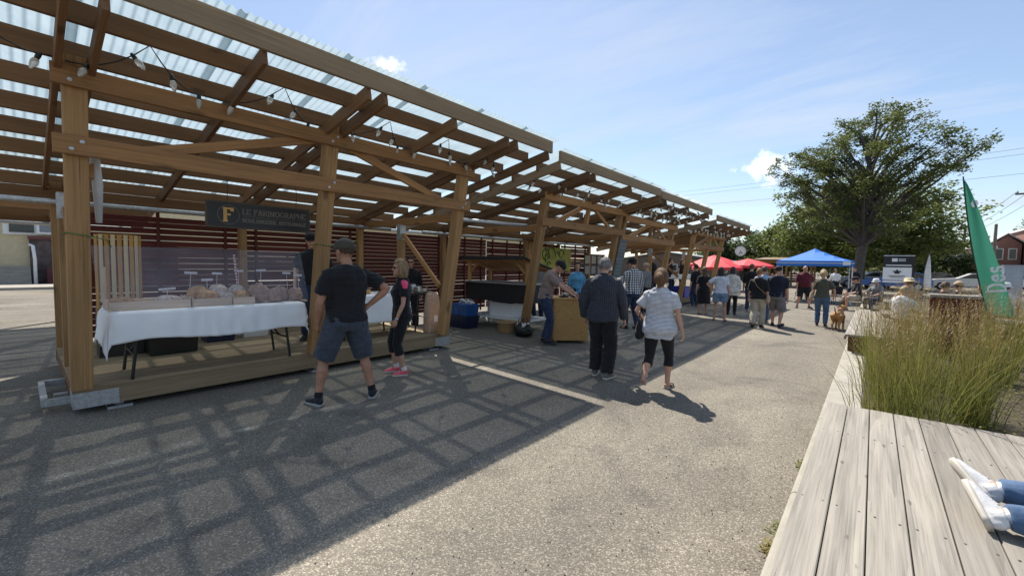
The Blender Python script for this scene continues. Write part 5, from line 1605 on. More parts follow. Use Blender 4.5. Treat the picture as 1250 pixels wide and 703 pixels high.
# ---------------------------------------------------------------- red parasols, clock, tent
CANV_R = plain('canvas_red', (.62, .035, .05), .7, .1, 3); CANV_B = plain('canvas_blue', (.03, .17, .58), .65, .1, 3)
def parasol(label, x, y, zt, r_, drop):
    t = empty('parasol', (x, y, 0), 0, label, 'parasol', 'red parasols beyond the shelters')
    m = MB(); m.tube([(x, y, 0), (x, y, zt + .05)], .025, 8); m.build('pole', M_BLACK, t)
    m = MB(); n = 8; vs = [(x, y, zt)]
    for q, zz in ((.5, zt - drop * .42), (1.0, zt - drop)):
        for k in range(n * 2):
            a = math.pi * k / n; rr = r_ * q * (1 if k % 2 == 0 else .955)
            vs.append((x + rr * math.cos(a), y + rr * math.sin(a), zz + (0 if k % 2 == 0 else -.02)))
    N = 2 * n
    for k in range(N): vs.append((vs[1 + N + k][0], vs[1 + N + k][1], vs[1 + N + k][2] - .16))
    fs = [(0, 1 + k, 1 + (k + 1) % N) for k in range(N)]
    for lv in (0, 1): fs += [(1 + lv * N + k, 1 + (lv + 1) * N + k, 1 + (lv + 1) * N + (k + 1) % N, 1 + lv * N + (k + 1) % N) for k in range(N)]
    m.add(vs, fs); o = m.build('canopy', CANV_R, t); md = o.modifiers.new('s', 'SOLIDIFY'); md.thickness = .006
    for k in range(8):
        m = MB(); a = math.pi * 2 * k / 8; m.tube([(x, y, zt - .06), (x + r_ * math.cos(a) * .97, y + r_ * math.sin(a) * .97, zt - drop - .03)], .008, 5); m.build('rib', M_BLACK, t)
    m = MB(); m.lathe([(.22, 0), (.22, .05), (.05, .09)], (x, y, 0), 12); m.build('base', CONC, t)
parasol('red parasol nearest to the end of the farthest shelter', -6.75, 25.6, 2.18, 1.35, .58)
parasol('red parasol with the highest peak, left of the street clock', -8.6, 32.0, 2.45, 1.75, .66)
parasol('red parasol just below the street clock', -6.35, 31.5, 2.2, 1.5, .46)
ck = empty('street_clock', (-9.8, 45, 0), 0, 'round white street clock on a dark post above the red parasols', 'clock')
m = MB(); m.tube([(-9.8, 45, 0), (-9.8, 45, 2.65)], [.09, .06], 10); m.lathe([(.2, 0), (.2, .2), (.1, .3)], (-9.8, 45, 0), 12); m.build('post', M_BLACK, ck)
cm_ = V((-9.8, 45, 3.15)); fd = (V((0, 0, 3.15)) - cm_); fd.z = 0; fd.normalize(); rq = fd.to_track_quat('Z', 'Y').to_matrix()
m = MB(); m.lathe([(.50, -.1), (.54, -.06), (.54, .08), (.50, .10)], cm_, 28, rq); m.build('case', M_BLACK, ck)
m = MB(); m.lathe([(.47, .10), (.47, .115), (.02, .118)], cm_, 28, rq); m.build('dial', M_WHITE, ck)
for k in range(12):
    a = R(k * 30); d_ = rq @ V((math.sin(a), math.cos(a), 0)); m = MB(); m.bar(cm_ + fd * .125 + d_ * .36, cm_ + fd * .125 + d_ * .44, .035, .01, fd); m.build('hour_mark', M_BLACK, ck)
for a, L, w in ((150, .3, .05), (200, .38, .04)):
    d_ = rq @ V((math.sin(R(a)), math.cos(R(a)), 0)); m = MB(); m.bar(cm_ + fd * .135, cm_ + fd * .135 + d_ * L, w, .01, fd); m.build('hand', M_BLACK, ck)
tn_ = empty('canopy_tent', (-2.35, 26.2, 0), 0, 'blue pop up canopy tent with white legs', 'tent')
tx, ty, hw_ = -2.3, 26.1, 1.5; rt = Matrix.Rotation(R(4), 3, 'Z')
def tp_(x, y, z): q = rt @ V((x, y, 0)); return V((tx + q.x, ty + q.y, z))
for sx in (-1, 1):
    for sy in (-1, 1):
        m = MB(); p = tp_(sx * hw_ * .97, sy * hw_ * .97, 0); m.box(p + V((0, 0, 1.0)), (.045, .045, 2.0)); m.box(p + V((0, 0, .01)), (.12, .12, .02)); m.build('leg', M_WHITE, tn_)
ze, zpk = 1.98, 2.62; N = 8; vs, fs = [], []
for i in range(N + 1):
    for j in range(N + 1):
        u, v = -1 + 2 * i / N, -1 + 2 * j / N; mm_ = max(abs(u), abs(v))
        z = ze + (zpk - ze) * (1 - mm_) ** 1.12 - .03 * math.sin(math.pi * mm_) * (1 - abs(abs(u) - abs(v)))
        vs.append(tp_(u * hw_, v * hw_, z))
for i in range(N):
    for j in range(N): a = i * (N + 1) + j; fs.append((a, a + N + 1, a + N + 2, a + 1))
m = MB(); m.add(vs, fs); o = m.build('canopy', CANV_B, tn_); md = o.modifiers.new('s', 'SOLIDIFY'); md.thickness = .006
for a, b in (((-1, -1), (1, -1)), ((1, -1), (1, 1)), ((1, 1), (-1, 1)), ((-1, 1), (-1, -1))):
    m = MB(); A, B = tp_(a[0] * hw_ * 1.005, a[1] * hw_ * 1.005, ze - .12), tp_(b[0] * hw_ * 1.005, b[1] * hw_ * 1.005, ze - .12); m.bar(A, B, .008, .25); m.build('valance', CANV_B, tn_)
    m = MB(); m.bar(A + V((0, 0, .02)), B + V((0, 0, .02)), .03, .03); m.build('frame_rail', M_WHITE, tn_)
m = MB(); m.box(tp_(hw_ * .82, -hw_ * 1.012, ze - .1), (.28, .006, .17)); m.build('tag_patch', M_CARD, tn_)

# ---------------------------------------------------------------- trees
LEAF = blade_mat('leaf_mid', (.055, .085, .02), (.165, .20, .055), (.20, .20, .07)); LEAFD = blade_mat('leaf_dark', (.03, .055, .018), (.075, .11, .035), (.1, .12, .05)); LEAFL = blade_mat('leaf_light', (.085, .12, .025), (.20, .24, .06), (.24, .24, .09))
BARK = plain('bark', (.085, .075, .065), .9, .35, 9, .8, 25)
def inside(poly, x, z):
    c = False; n = len(poly)
    for i in range(n):
        x1, z1 = poly[i]; x2, z2 = poly[(i + 1) % n]
        if (z1 > z) != (z2 > z) and x < (x2 - x1) * (z - z1) / (z2 - z1) + x1: c = not c
    return c
def tree(name, label, base, poly, depth, nl, per, leaf, mat, tr, seed, group=None, limbs=None, fork=.3, cl=.55):
    """poly: crown outline as (x offset, height); limbs grow from the trunk to tips spread through the crown"""
    rnd = random.Random(seed); bx, by = base
    t = empty(name, (bx, by, 0), 0, label, 'tree', group)
    xs_ = [p[0] for p in poly]; zs_ = [p[1] for p in poly]; zmax, zmin = max(zs_), min(zs_); cxm = sum(xs_) / len(xs_)
    tips = [V((x, rnd.uniform(-.3, .3) * depth, z)) for x, z in (limbs or [])]
    while len(tips) < nl:
        x, z = rnd.uniform(min(xs_), max(xs_)), rnd.uniform(zmin, zmax)
        if not inside(poly, x, z): continue
        q = min(1, abs(x - cxm) / (max(xs_) - min(xs_)) * 2)
        y = rnd.uniform(-1, 1) * depth * math.sqrt(max(.05, 1 - q * q))
        p = V((x, y, z))
        if any((p - o_).length < .07 * (zmax - zmin) for o_ in tips): continue
        tips.append(p)
    m = MB()
    th = zmin + (zmax - zmin) * .62
    spine_ = [V((0, 0, -.1)), V((0, 0, .25)), V((.02 * zmax, .01 * zmax, zmin * .8)), V((.01 * zmax, 0, lerp(zmin, zmax, .3))), V((.03 * zmax, .02, th))]
    m.tube(spine_, [tr * 1.35, tr, tr * .85, tr * .6, tr * .2], 10)
    vs, fs, tn = [], [], []
    def on_trunk(z):
        for a, b in zip(spine_[:-1], spine_[1:]):
            if a.z <= z <= b.z: return a.lerp(b, (z - a.z) / (b.z - a.z))
        return spine_[-1].copy()
    for tip in tips:
        hz = max(zmin * .75, min(th, tip.z - math.hypot(tip.x, tip.y) * rnd.uniform(.55, .95) - .1 * zmax))
        st = on_trunk(hz); L = (tip - st).length
        mid = st.lerp(tip, .5) + V((rnd.gauss(0, .06), rnd.gauss(0, .06), .08 + rnd.gauss(0, .05))) * L
        m.tube([st, st.lerp(mid, .5), mid, mid.lerp(tip, .6), tip], [tr * .34, tr * .26, tr * .18, tr * .1, tr * .03], 6)
        tone0 = rnd.uniform(.15, .85)
        cent = [(tip, 1.0), (mid.lerp(tip, .72), .9), (mid.lerp(tip, .4), .55)]
        for e in range(4):
            q = mid.lerp(tip, rnd.uniform(.3, 1)) + V((rnd.gauss(0, 1), rnd.gauss(0, 1), rnd.gauss(0, .7))) * cl * .9
            m.tube([mid.lerp(tip, .35), q], [tr * .06, tr * .02], 4); cent.append((q, .8))
        for c, wgt in cent:
            for k in range(int(per * wgt)):
                d = V((rnd.gauss(0, 1), rnd.gauss(0, 1), rnd.gauss(0, .62)))
                if d.length > 1.7: d *= 1.7 / d.length * rnd.random()
                d *= cl * .62
                p = c + d; s_ = leaf * rnd.uniform(.6, 1.25)
                a = rnd.uniform(0, 6.28); u = V((math.cos(a), math.sin(a), rnd.uniform(-.6, .6))).normalized() * s_
                w = u.cross(V((rnd.gauss(0, 1), rnd.gauss(0, 1), rnd.gauss(0, 1)))).normalized() * s_ * .5
                b0 = len(vs); P = V((bx, by, 0)) + p
                tone = max(0, min(1, tone0 + rnd.gauss(0, .2)))
                for q2 in (P - u, P - w, P + u, P + w): vs.append(tuple(q2)); tn.append((tone, rnd.random() * .3))
                fs.append((b0, b0 + 1, b0 + 2, b0 + 3))
    m.v = [(x + bx, y + by, z) for x, y, z in m.v]
    m.build('trunk', BARK, t, True)
    o = toned(vs, fs, tn, 'crown', mat); o.parent = t; o.matrix_basis = world_of(t).inverted()
    return t
big = [(-5.2, 9.5), (-4.2, 9.9), (-2.6, 11.0), (-1.4, 12.5), (.6, 13.0), (1.9, 12.7), (3.0, 11.7), (4.0, 10.6), (5.7, 9.4), (5.2, 8.5), (4.0, 8.2), (3.6, 7.2), (4.0, 6.0), (3.6, 4.9), (1.2, 4.2), (-2.0, 4.3), (-4.0, 5.0), (-4.6, 6.5), (-4.4, 8.2)]
tree('deciduous_tree', 'large spreading tree with a dark trunk rising beside the blue tent', (-.95, 38), big, 3.4, 92, 84, .088, LEAF, .32, 5,
     limbs=[(-5.2, 9.4), (-4.4, 8.6), (-3.2, 10.4), (-1.5, 12.2), (.5, 12.8), (2.0, 12.3), (3.1, 11.2), (4.2, 10.2), (5.6, 9.2), (5.0, 8.7), (4.0, 8.0), (3.7, 6.0), (-4.6, 6.4), (5.9, 9.5), (4.9, 9.9), (-5.4, 8.9)], cl=.46)
pale = [(-6.6, 2.8), (-6.4, 5.6), (-5.2, 8.0), (-2.0, 9.6), (1.0, 9.8), (4.5, 8.8), (6.6, 6.2), (6.6, 3.6), (4.0, 2.6), (-3.5, 2.3)]
tree('deciduous_tree', 'lighter green rounded tree standing behind the large spreading tree', (-1.0, 49), pale, 4.0, 105, 60, .15, LEAFL, .3, 9, cl=.9)
def dome(w, h, z0): return [(-w, z0), (-w * .95, lerp(z0, h, .45)), (-w * .6, lerp(z0, h, .8)), (0, h), (w * .55, lerp(z0, h, .85)), (w * .95, lerp(z0, h, .5)), (w, z0)]
bgt = [(-15.0, 62, 3.6, 6.2, LEAFD, 'dark evergreen-looking tree left of the street clock'), (-12.4, 64, 3.0, 6.6, LEAFD, 'dark tree directly behind the street clock'), (-9.6, 60, 2.4, 6.2, LEAF, 'mid green tree just right of the street clock'), (-7.2, 66, 3.2, 7.0, LEAFD, 'dark tree between the street clock and the blue tent'),
       (-18.6, 66, 3.6, 6.5, LEAF, 'mid green tree behind the end of the farthest shelter'), (1.6, 62, 3.2, 5.6, LEAF, 'mid green tree behind the black and white sign'), (5.2, 66, 3.4, 5.4, LEAFD, 'dark tree behind the white feather flag'), (8.6, 84, 3.6, 5.8, LEAF, 'mid green tree behind the utility poles'),
       (12.5, 92, 4.5, 6.6, LEAFD, 'dark tree left of the brick houses'), (17.0, 96, 5.5, 9.2, LEAF, 'broad tree rising behind the gabled brick house'), (-4.2, 72, 3.4, 7.0, LEAFL, 'light green tree behind the blue tent'), (-11.0, 78, 4.2, 7.6, LEAFL, 'light green tree showing between the dark trees by the clock')]
for k, (x, y, w, h, mt_, lb) in enumerate(bgt):
    tree('background_tree', lb, (x, y), dome(w, h, 1.5), w * .8, 30, 42, .20, mt_, .2, 40 + k, 'trees beyond the plaza', cl=.85)

# ---------------------------------------------------------------- buildings
BRICK = None
def brick_mat(name, c):
    t = NT(name); bt = t.n.new('ShaderNodeTexBrick'); t.l.new(t.coord((1, 1, 1), (R(90), 0, 0)), bt.inputs['Vector'])
    bt.inputs['Color1'].default_value = (*c, 1); bt.inputs['Color2'].default_value = (*(x * .75 for x in c), 1); bt.inputs['Mortar'].default_value = (.4, .36, .32, 1); bt.inputs['Scale'].default_value = 4; bt.inputs['Mortar Size'].default_value = .012
    t.set(Base_Color=bt.outputs[0], Roughness=.85); return t.m
BRICK = brick_mat('brick_red', (.26, .11, .075)); GLASS = plain('window_dark', (.03, .035, .04), .1, .2); ROOFG = plain('roof_grey', (.36, .37, .38), .6, .1); SIDING = plain('siding_cream', (.62, .52, .33), .7, .08)
def house(label, x0, x1, y0, y1, eave, wins, wall, roofm, gable=0.0, flat=True):
    t = empty('house', ((x0 + x1) / 2, y0, 0), 0, label, 'building')
    m = MB(); m.box(((x0 + x1) / 2, (y0 + y1) / 2, eave / 2), (x1 - x0, y1 - y0, eave))
    if gable: m.prism([(x0, eave), (x1, eave), ((x0 + x1) / 2, eave + gable)], -y1, -y0, Matrix(((1, 0, 0, 0), (0, 0, -1, 0), (0, 1, 0, 0), (0, 0, 0, 1))))
    m.build('wall', wall, t)
    m = MB()
    if gable:
        xm, zt = (x0 + x1) / 2, eave + gable + .12
        for s_ in (-1, 1):
            e = V((xm + s_ * ((x1 - x0) / 2 + .35), 0, eave - .05)); rd = V((xm, 0, zt))
            m.hexa([V((e.x, y0 - .3, e.z)), V((rd.x, y0 - .3, rd.z)), V((rd.x, y1 + .3, rd.z)), V((e.x, y1 + .3, e.z)), V((e.x, y0 - .3, e.z + .12)), V((rd.x, y0 - .3, rd.z + .12)), V((rd.x, y1 + .3, rd.z + .12)), V((e.x, y1 + .3, e.z + .12))])
    else: m.box(((x0 + x1) / 2, (y0 + y1) / 2, eave + .12), (x1 - x0 + .4, y1 - y0 + .4, .24))
    m.build('roof', roofm, t)
    for (x, z, w, h) in wins:
        m = MB(); m.box((x, y0 - .02, z), (w + .16, .06, h + .16)); f_ = m.build('window', M_WHITE, t)
        m = MB(); m.box((x, y0 - .055, z), (w, .02, h)); m.build('pane', GLASS, f_)
    return t
house('low red brick house beside the green feather flag', 8.3, 9.95, 70, 80, 4.2, [(8.75, 3.2, .5, .8), (9.45, 3.2, .5, .8)], BRICK, M_WHITE)
house('gabled red brick house with a grey roof at the right edge', 10.05, 12.25, 72, 84, 4.7, [(10.6, 3.6, .5, 1.1), (11.6, 3.6, .5, 1.1), (10.6, 1.6, .5, 1.1)], BRICK, ROOFG, 1.0)
house('tall red brick building at the right edge of the photograph', 12.4, 17.0, 70, 84, 6.2, [(12.9, 4.6, .5, 1.1), (13.9, 4.6, .5, 1.1), (12.9, 2.2, .5, 1.1)], BRICK, M_WHITE)
house('small white house between the utility poles', 5.9, 7.4, 72, 78, 2.9, [(6.4, 2.0, .5, .8)], M_WHITE, M_CARD, .5)
house('dark blue shed beside the small white house', 7.5, 8.25, 70, 76, 3.4, [], plain('shed_navy', (.02, .025, .05), .6), ROOFG)
house('long low market hall with a pale metal roof behind the parasols', -30, -12.4, 56, 70, 2.15, [(-14, 1.4, .8, .8), (-17, 1.4, .8, .8), (-20, 1.4, .8, .8)], plain('hall_wall', (.12, .09, .07), .7), ROOFG, 1.15)
kq = empty('timber_kiosk', (-5.4, 43, 0), 0, 'brown timber kiosk with a shed roof behind the blue tent', 'kiosk')
for x in (-7.3, -5.6, -3.9):
    for y in (42, 45): timber('post', (x, y, 0), (x, y, 2.2), .14, .14, T_WARM, kq, up=(0, 1, 0))
for y in (41.6, 43.5, 45.4): timber('beam', (-7.7, y, 2.1 + .18 * (y - 41.6) / 3.8), (-3.4, y, 2.1 + .18 * (y - 41.6) / 3.8), .08, .2, T_WARM, kq)
m = MB(); m.hexa([(-7.9, 41.2, 2.25), (-3.2, 41.2, 2.25), (-3.2, 45.8, 2.5), (-7.9, 45.8, 2.5), (-7.9, 41.2, 2.33), (-3.2, 41.2, 2.33), (-3.2, 45.8, 2.58), (-7.9, 45.8, 2.58)]); m.build('roof', T_FASC, kq)
for z in (.5, .7, .9, 1.1): timber('slat', (-7.3, 45.1, z), (-3.9, 45.1, z), .03, .14, T_RED, kq)
# the building across the road, seen past the first post
hb = empty('cream_building', (-36, 0, 0), 0, 'cream coloured building with a dark stone base at the far left', 'building')
m = MB(); m.box((-39, -2, 3.5), (6, 26, 7)); m.build('wall', SIDING, hb)
STONE = plain('stone_dark', (.10, .075, .07), .8, .6, 2.2, .4, 9)
m = MB(); m.box((-35.9, 3.7, 1.25), (.3, 6.6, 2.5)); m.build('stone_base', STONE, hb)
m = MB(); m.box((-35.85, 3.7, 2.56), (.45, 6.7, .16)); m.build('ledge', plain('ledge_red', (.16, .05, .05), .7), hb)
m = MB(); m.box((-35.95, .62, 3.35), (.12, 2.3, 1.25)); w_ = m.build('window', M_WHITE, hb)
m = MB(); m.box((-35.87, .15, 3.35), (.06, .9, 1.0)); m.build('pane', GLASS, w_)
m = MB(); m.box((-35.7, 1.2, 3.1), (.5, 1.0, .62)); a_ = m.build('air_conditioner', M_CARD, hb)
m = MB(); m.box((-35.44, 1.2, 3.1), (.02, .8, .42)); m.build('grille', plain('grille', (.2, .22, .25), .5), a_)
m = MB(); m.box((-35.96, -1.1, 3.5), (.1, .5, 7.0)); m.build('pilaster', SIDING, hb)
st_ = empty('steps', (-34.5, -.6, 0), 0, 'grey concrete steps in front of the cream building', 'steps')
for k in range(6):
    m = MB(); m.box((-34.0 - k * .3, -.9, .08 + k * .16), (.32, 2.6, .16)); m.build('step', CONC, st_)
rl = empty('handrail', (-34, .75, 0), 0, 'white pipe handrail beside the concrete steps', 'handrail')
m = MB(); m.tube([(-33.9, .55, 0), (-33.9, .55, 1.4), (-33.95, .5, 2.1), (-34.2, .4, 2.15)], .07, 8); m.build('rail', M_WHITE, rl, True)
m = MB(); m.box((-35.4, 2.4, .45), (.7, 2.8, .9)); tag(m.build('planter', plain('planter_red', (.13, .03, .035), .7)), 'dark red low planter in front of the stone base', 'planter')
m = MB(); m.box((-31.2, 0, .06), (3.2, 40, .12)); tag(m.build('pavement', CONC), kind='structure')

house('added row of cream houses that brightens the slat gaps behind the shelters', -52, -42, 12, 60, 5.0, [], SIDING, ROOFG)  # added backdrop: cream walls make the gaps between the slats bright
# ---------------------------------------------------------------- signs, flags, poles, wires, cars
sb = empty('information_sign', (.98, 30, 0), 0, 'black and white information sign with a dark emblem near the large tree', 'sign')
for x in (.42, 1.54): m = MB(); m.box((x, 30.05, 1.2), (.07, .07, 2.4)); m.build('post', M_BLACK, sb)
m = MB(); m.box((.96, 30, 2.06), (1.16, .06, .56)); m.build('header_panel', plain('sign_navy', (.012, .014, .02), .5), sb)
m = MB(); m.box((.96, 30, 2.36), (1.22, .2, .05)); m.build('cap', GALV, sb)
m = MB(); m.box((.92, 29.99, 1.42), (1.12, .05, .66)); m.build('lower_panel', M_CARD, sb)
m = MB(); m.box((.80, 29.96, 2.14), (.22, .012, .17)); m.build('logo_square', M_CARD, sb)
m = MB()
for q in (2.18, 2.10): m.box((1.09, 29.96, q), (.28, .01, .035))
m.box((.96, 29.96, 1.86), (1.0, .01, .05)); m.build('header_text', M_CARD, sb)
m = MB(); m.prism([(.74, 1.50), (.80, 1.58), (.86, 1.56), (.92, 1.66), (.98, 1.56), (1.04, 1.58), (1.10, 1.50), (1.02, 1.51), (1.02, 1.42), (.82, 1.42), (.82, 1.51)], 0, .012, Matrix(((1, 0, 0, 0), (0, 0, -1, 29.965), (0, 1, 0, 0), (0, 0, 0, 1)))); m.build('emblem', M_BLACK, sb)
m = MB()
for q, w in ((1.31, .66), (1.23, .5)): m.box((.92, 29.96, q), (w, .01, .03))
m.build('lower_text', M_BLACK, sb)
m = MB(); m.box((.92, 29.98, 1.0), (1.1, .04, .1)); m.build('bottom_panel', M_CARD, sb)
def feather(label, top_, bot, right, y, mt_, rip=.06):
    t = empty('feather_flag', (bot[0], y, 0), 0, label, 'flag')
    n, q = 30, 12; vs, fs = [], []
    for i in range(n + 1):
        s_ = i / n; L = V((lerp(top_[0], bot[0], s_) - .05 * math.sin(math.pi * s_), 0, lerp(top_[1], bot[1], s_)))
        w = right * (math.sin(s_ * math.pi * .5) ** .8)
        for j in range(q + 1):
            u = j / q; vs.append((L.x + w * u, y + rip * math.sin(u * 5 + s_ * 4) * u, L.z - .10 * u * w))
    for i in range(n):
        for j in range(q): a = i * (q + 1) + j; fs.append((a, a + 1, a + q + 2, a + q + 1))
    m = MB(); m.add(vs, fs); m.build('cloth', mt_, t, True)
    m = MB(); m.tube([(bot[0] + .02, y, 0), (bot[0], y, bot[1])] + [(lerp(bot[0], top_[0], k / 8) - .05 * math.sin(math.pi * (1 - k / 8)) - .012, y, lerp(bot[1], top_[1], k / 8)) for k in range(1, 9)] + [(top_[0] - .02, y, top_[1] + .08)], .012, 6); m.build('pole', M_BLACK, t)
    m = MB(); m.lathe([(.2, 0), (.2, .04), (.04, .08)], (bot[0] + .02, y, 0), 12); m.build('base', M_BLACK, t)
    return t
FG = NT('flag_green'); FG.set(Base_Color=(.06, .30, .19, 1), Roughness=.65); _tr = FG.n.new('ShaderNodeBsdfTranslucent'); _tr.inputs[0].default_value = (.07, .33, .21, 1); _mx = FG.n.new('ShaderNodeMixShader'); _mx.inputs[0].default_value = .3
FG.l.new(FG.b.outputs[0], _mx.inputs[1]); FG.l.new(_tr.outputs[0], _mx.inputs[2]); FG.l.new(_mx.outputs[0], FG.out.inputs[0])
ff = feather('green feather flag with white lettering rising from the tall grass', (1.345, 3.52), (1.83, .75), .385, 13.0, FG.m)
m = MB(); d_ = V((-.13, 0, 1)).normalized(); lettering(m, 'Des', (2.03, 12.88, 1.22), d_, V((-1, 0, -.13)).normalized(), .235, .036, .006, .16); m.build('lettering', M_CARD, ff)
m = MB(); m.prism([(1.515 + .055 * math.cos(R(k * 60)), 3.02 + .085 * math.sin(R(k * 60))) for k in range(6)], 0, .006, Matrix(((1, 0, 0, 0), (0, 0, -1, 12.965), (0, 1, 0, 0), (0, 0, 0, 1)))); m.build('emblem', M_CARD, ff)
feather('white feather flag beside the information sign', (2.12, 2.45), (1.98, .75), .3, 30.5, C_WHITE)
m = MB(); m.box((5.05, 31, .95), (.62, .5, 1.9)); m.box((5.05, 31, 1.92), (.68, .56, .05)); m.box((5.05, 30.745, 1.0), (.5, .02, 1.6)); tag(m.build('utility_cabinet', plain('cabinet_grey', (.34, .38, .43), .5)), 'grey utility cabinet beside the green feather flag', 'cabinet')
WPOLE = wood('pole_wood', (.20, .17, .14), .7, .85, .1)
def pole(label, x, y, h, arm=True):
    t = empty('utility_pole', (x, y, 0), 0, label, 'utility pole', 'utility poles beyond the plaza')
    m = MB(); m.tube([(x, y, 0), (x, y, h)], [.16, .11], 8); m.build('mast', WPOLE, t)
    if arm:
        timber('crossarm', (x - 1.1, y, h - .5), (x + 1.1, y, h - .5), .1, .12, WPOLE, t)
        for q in (-1, -.4, .4, 1): m = MB(); m.lathe([(.05, 0), (.07, .06), (.03, .16)], (x + q, y, h - .44), 8); m.build('insulator', GALV, t)
pole('utility pole with a crossarm right of the white flag', 7.6, 70, 6.3); pole('shorter utility pole left of the crossarm pole', 6.85, 72, 5.4, False); pole('thin utility pole behind the large tree', 4.5, 70, 5.2, False)
pole('utility pole rising behind the green feather flag', 8.8, 62, 6.2, False); pole('utility pole with a crossarm beyond the right edge', 8.4, 46, 7.6)
def wire(label, a, b, r_=.022, sag=.5):
    a, b = V(a), V(b); m = MB(); m.tube([a.lerp(b, k / 24) - V((0, 0, sag * 4 * (k / 24) * (1 - k / 24))) for k in range(25)], r_, 5, cap=False)
    tag(m.build('overhead_wire', CORD, None, True), label, 'wire', 'overhead wires')
wire('topmost overhead wire crossing the sky behind the large tree', (-50, 90, 16.8), (30, 90, 19.4), .02, .6)
wire('middle overhead wire crossing the sky behind the large tree', (-50, 90, 16.0), (30, 90, 18.6), .02, .6)
wire('lowest overhead wire crossing the sky behind the large tree', (-50, 90, 14.0), (30, 90, 15.8), .02, .6)
for k, (q, z) in enumerate(((-1, 5.9), (-.4, 5.9), (.4, 5.9))): wire(('left', 'middle', 'right')[k] + ' short wire between the crossarm pole and the pole at the right edge', (7.6 + q, 70, z), (8.4 + q, 46, 7.3), .014, .25)
def car(label, x, y, rz_, c, L=4.4):
    t = empty('parked_car', (x, y, 0), rz_, label, 'car', 'cars parked beyond the large tree')
    mt_ = plain('car_paint_' + label[:9].replace(' ', '_'), c, .25, .05, spec=.6)
    pr_ = [(-L / 2, .35), (-L / 2 + .02, .75), (-L / 2 + .55, .9), (-L * .2, .96), (-L * .1, 1.0), (L * .08, 1.42), (L * .32, 1.44), (L * .46, 1.0), (L / 2, .85), (L / 2, .35)]
    M_ = Matrix(((1, 0, 0, 0), (0, 0, -1, 0), (0, 1, 0, 0), (0, 0, 0, 1)))
    m = MB(); m.prism(pr_, -.86, .86, M_); m.build('car_body', mt_, t, local=True)
    for s_ in (-1, 1):
        m = MB(); m.prism([(-L * .07, 1.02), (L * .09, 1.37), (L * .2, 1.38), (L * .2, 1.02)], s_ * .865 - .006, s_ * .865 + .006, M_); m.build('window', GLASS, t, local=True)
        m = MB(); m.prism([(L * .215, 1.02), (L * .215, 1.38), (L * .31, 1.38), (L * .42, 1.02)], s_ * .865 - .006, s_ * .865 + .006, M_); m.build('window', GLASS, t, local=True)
        for xx in (-L * .31, L * .31):
            m = MB(); m.lathe([(.31, -.1), (.33, -.06), (.33, .06), (.31, .1)], (xx, s_ * .78, .33), 16, Matrix.Rotation(R(90), 3, 'X')); w_ = m.build('tyre', M_BLACK, t, True, local=True)
            m = MB(); m.lathe([(.2, -.11), (.2, .11)], (xx, s_ * .78, .33), 12, Matrix.Rotation(R(90), 3, 'X')); m.build('rim', GALV, w_, local=True)
        m = MB(); m.box((-L / 2 - .004, s_ * .62, .72), (.03, .3, .12)); m.build('headlight', M_CARD, t, local=True)
car('silver car parked behind the dark tree trunk', -.6, 50, R(12), (.5, .52, .55)); car('blue car parked right of the tree trunk', 1.2, 46, R(8), (.03, .12, .4)); car('white car parked near the utility poles', 5.8, 52, R(0), (.7, .7, .7)); car('dark grey car parked by the white flag', 3.6, 56, R(5), (.06, .06, .07)); car('white car parked in front of the brick houses', 8.8, 56, R(0), (.68, .68, .68))
# litter bin in the tall grass
bc = empty('litter_bin', (1.08, 10.6, .1), 0, 'dark brown slatted litter bin with a pale top standing in the tall grass', 'litter bin')
m = MB(); m.box((1.08, 10.62, 1.18), (.62, .52, .045)); m.build('top', T_GREY, bc)
for k in range(6):
    timber('slat', (.82 + k * .104, 10.40, .12), (.82 + k * .104, 10.40, 1.15), .095, .03, T_RED, bc, up=(0, 1, 0))
m = MB(); m.box((1.08, 10.64, .62), (.52, .42, 1.02)); m.build('liner', M_BLACK, bc)
# ---------------------------------------------------------------- the people, where the photograph puts them
random.seed(2)
SH_D = ('trainer', C_SHOED, M_SOLEG)
person('man in olive cap, black tee and slate shorts standing with hand on hip', (-4.52, 2.40), (-.97, .12), 1.87,
       feet=[(-.28, .05, 0, 16, 0), (.26, -.05, 0, -32, 0)], arms={'r': ((.23, -.05, 1.04), (1, -.75, .05), 'fist'), 'l': ((-.26, .10, .86), (-.7, -1, 0), 'relax')}, head=(14, -2), twist=6,
       girth=1.10, belly=.03, top=('tee', C_BLACK, {'hem': .90, 'ease': .020, 'sleeve': .34}), bottom=('bermuda', C_SLATE), shoes=SH_D, hair=('crop', H_BROWN), hat=('cap', C_CAPO), skin=SKIN2, vox=.008, sock=C_BLACK)
person('woman in sunglasses with pink shoulder insets and coral sneakers', (-5.10, 3.54), (-.42, -.91), 1.64, build='f', feet=[(-.13, -.02, 0, -6, 0), (.12, .06, 0, -12, 0)],
       arms={'l': ((-.22, .12, .86), (-.6, -1, 0), 'relax'), 'r': ((.22, .06, .84), (.6, -1, 0), 'relax')}, head=(12, -2), top=('tee', C_BLACK, {'hem': .86, 'ease': .014, 'sleeve': .3}), bottom=('capri', C_BLACK), shoes=('trainer', C_SHOEP, M_SOLE),
       hair=('bob', H_BLOND), extras=[ex_sunglasses, ex_watch(0), ex_patch(C_PINK)], vox=.008)
person('grey haired man in dark checked shirt and black trousers seen from behind', (-2.92, 5.42), (-.30, .95), 1.73, feet=[(-.10, .06, 0, 5, 0), (.10, -.08, 0, -22, 0)], lean=5, head=(4, -6),
       arms={'r': ((.29, .14, .86), (.7, -1, 0), 'relax'), 'l': ((-.27, .06, .86), (-.7, -1, 0), 'relax')}, girth=1.08, top=('shirt', C_GRID, {'hem': .84, 'ease': .026, 'sleeve': .97, 'collar': 1, 'flare': .03}), bottom=('trousers', C_BLACK), shoes=('shoe', C_SHOEG, M_SOLE), hair=('short', H_GREY), vox=.008)
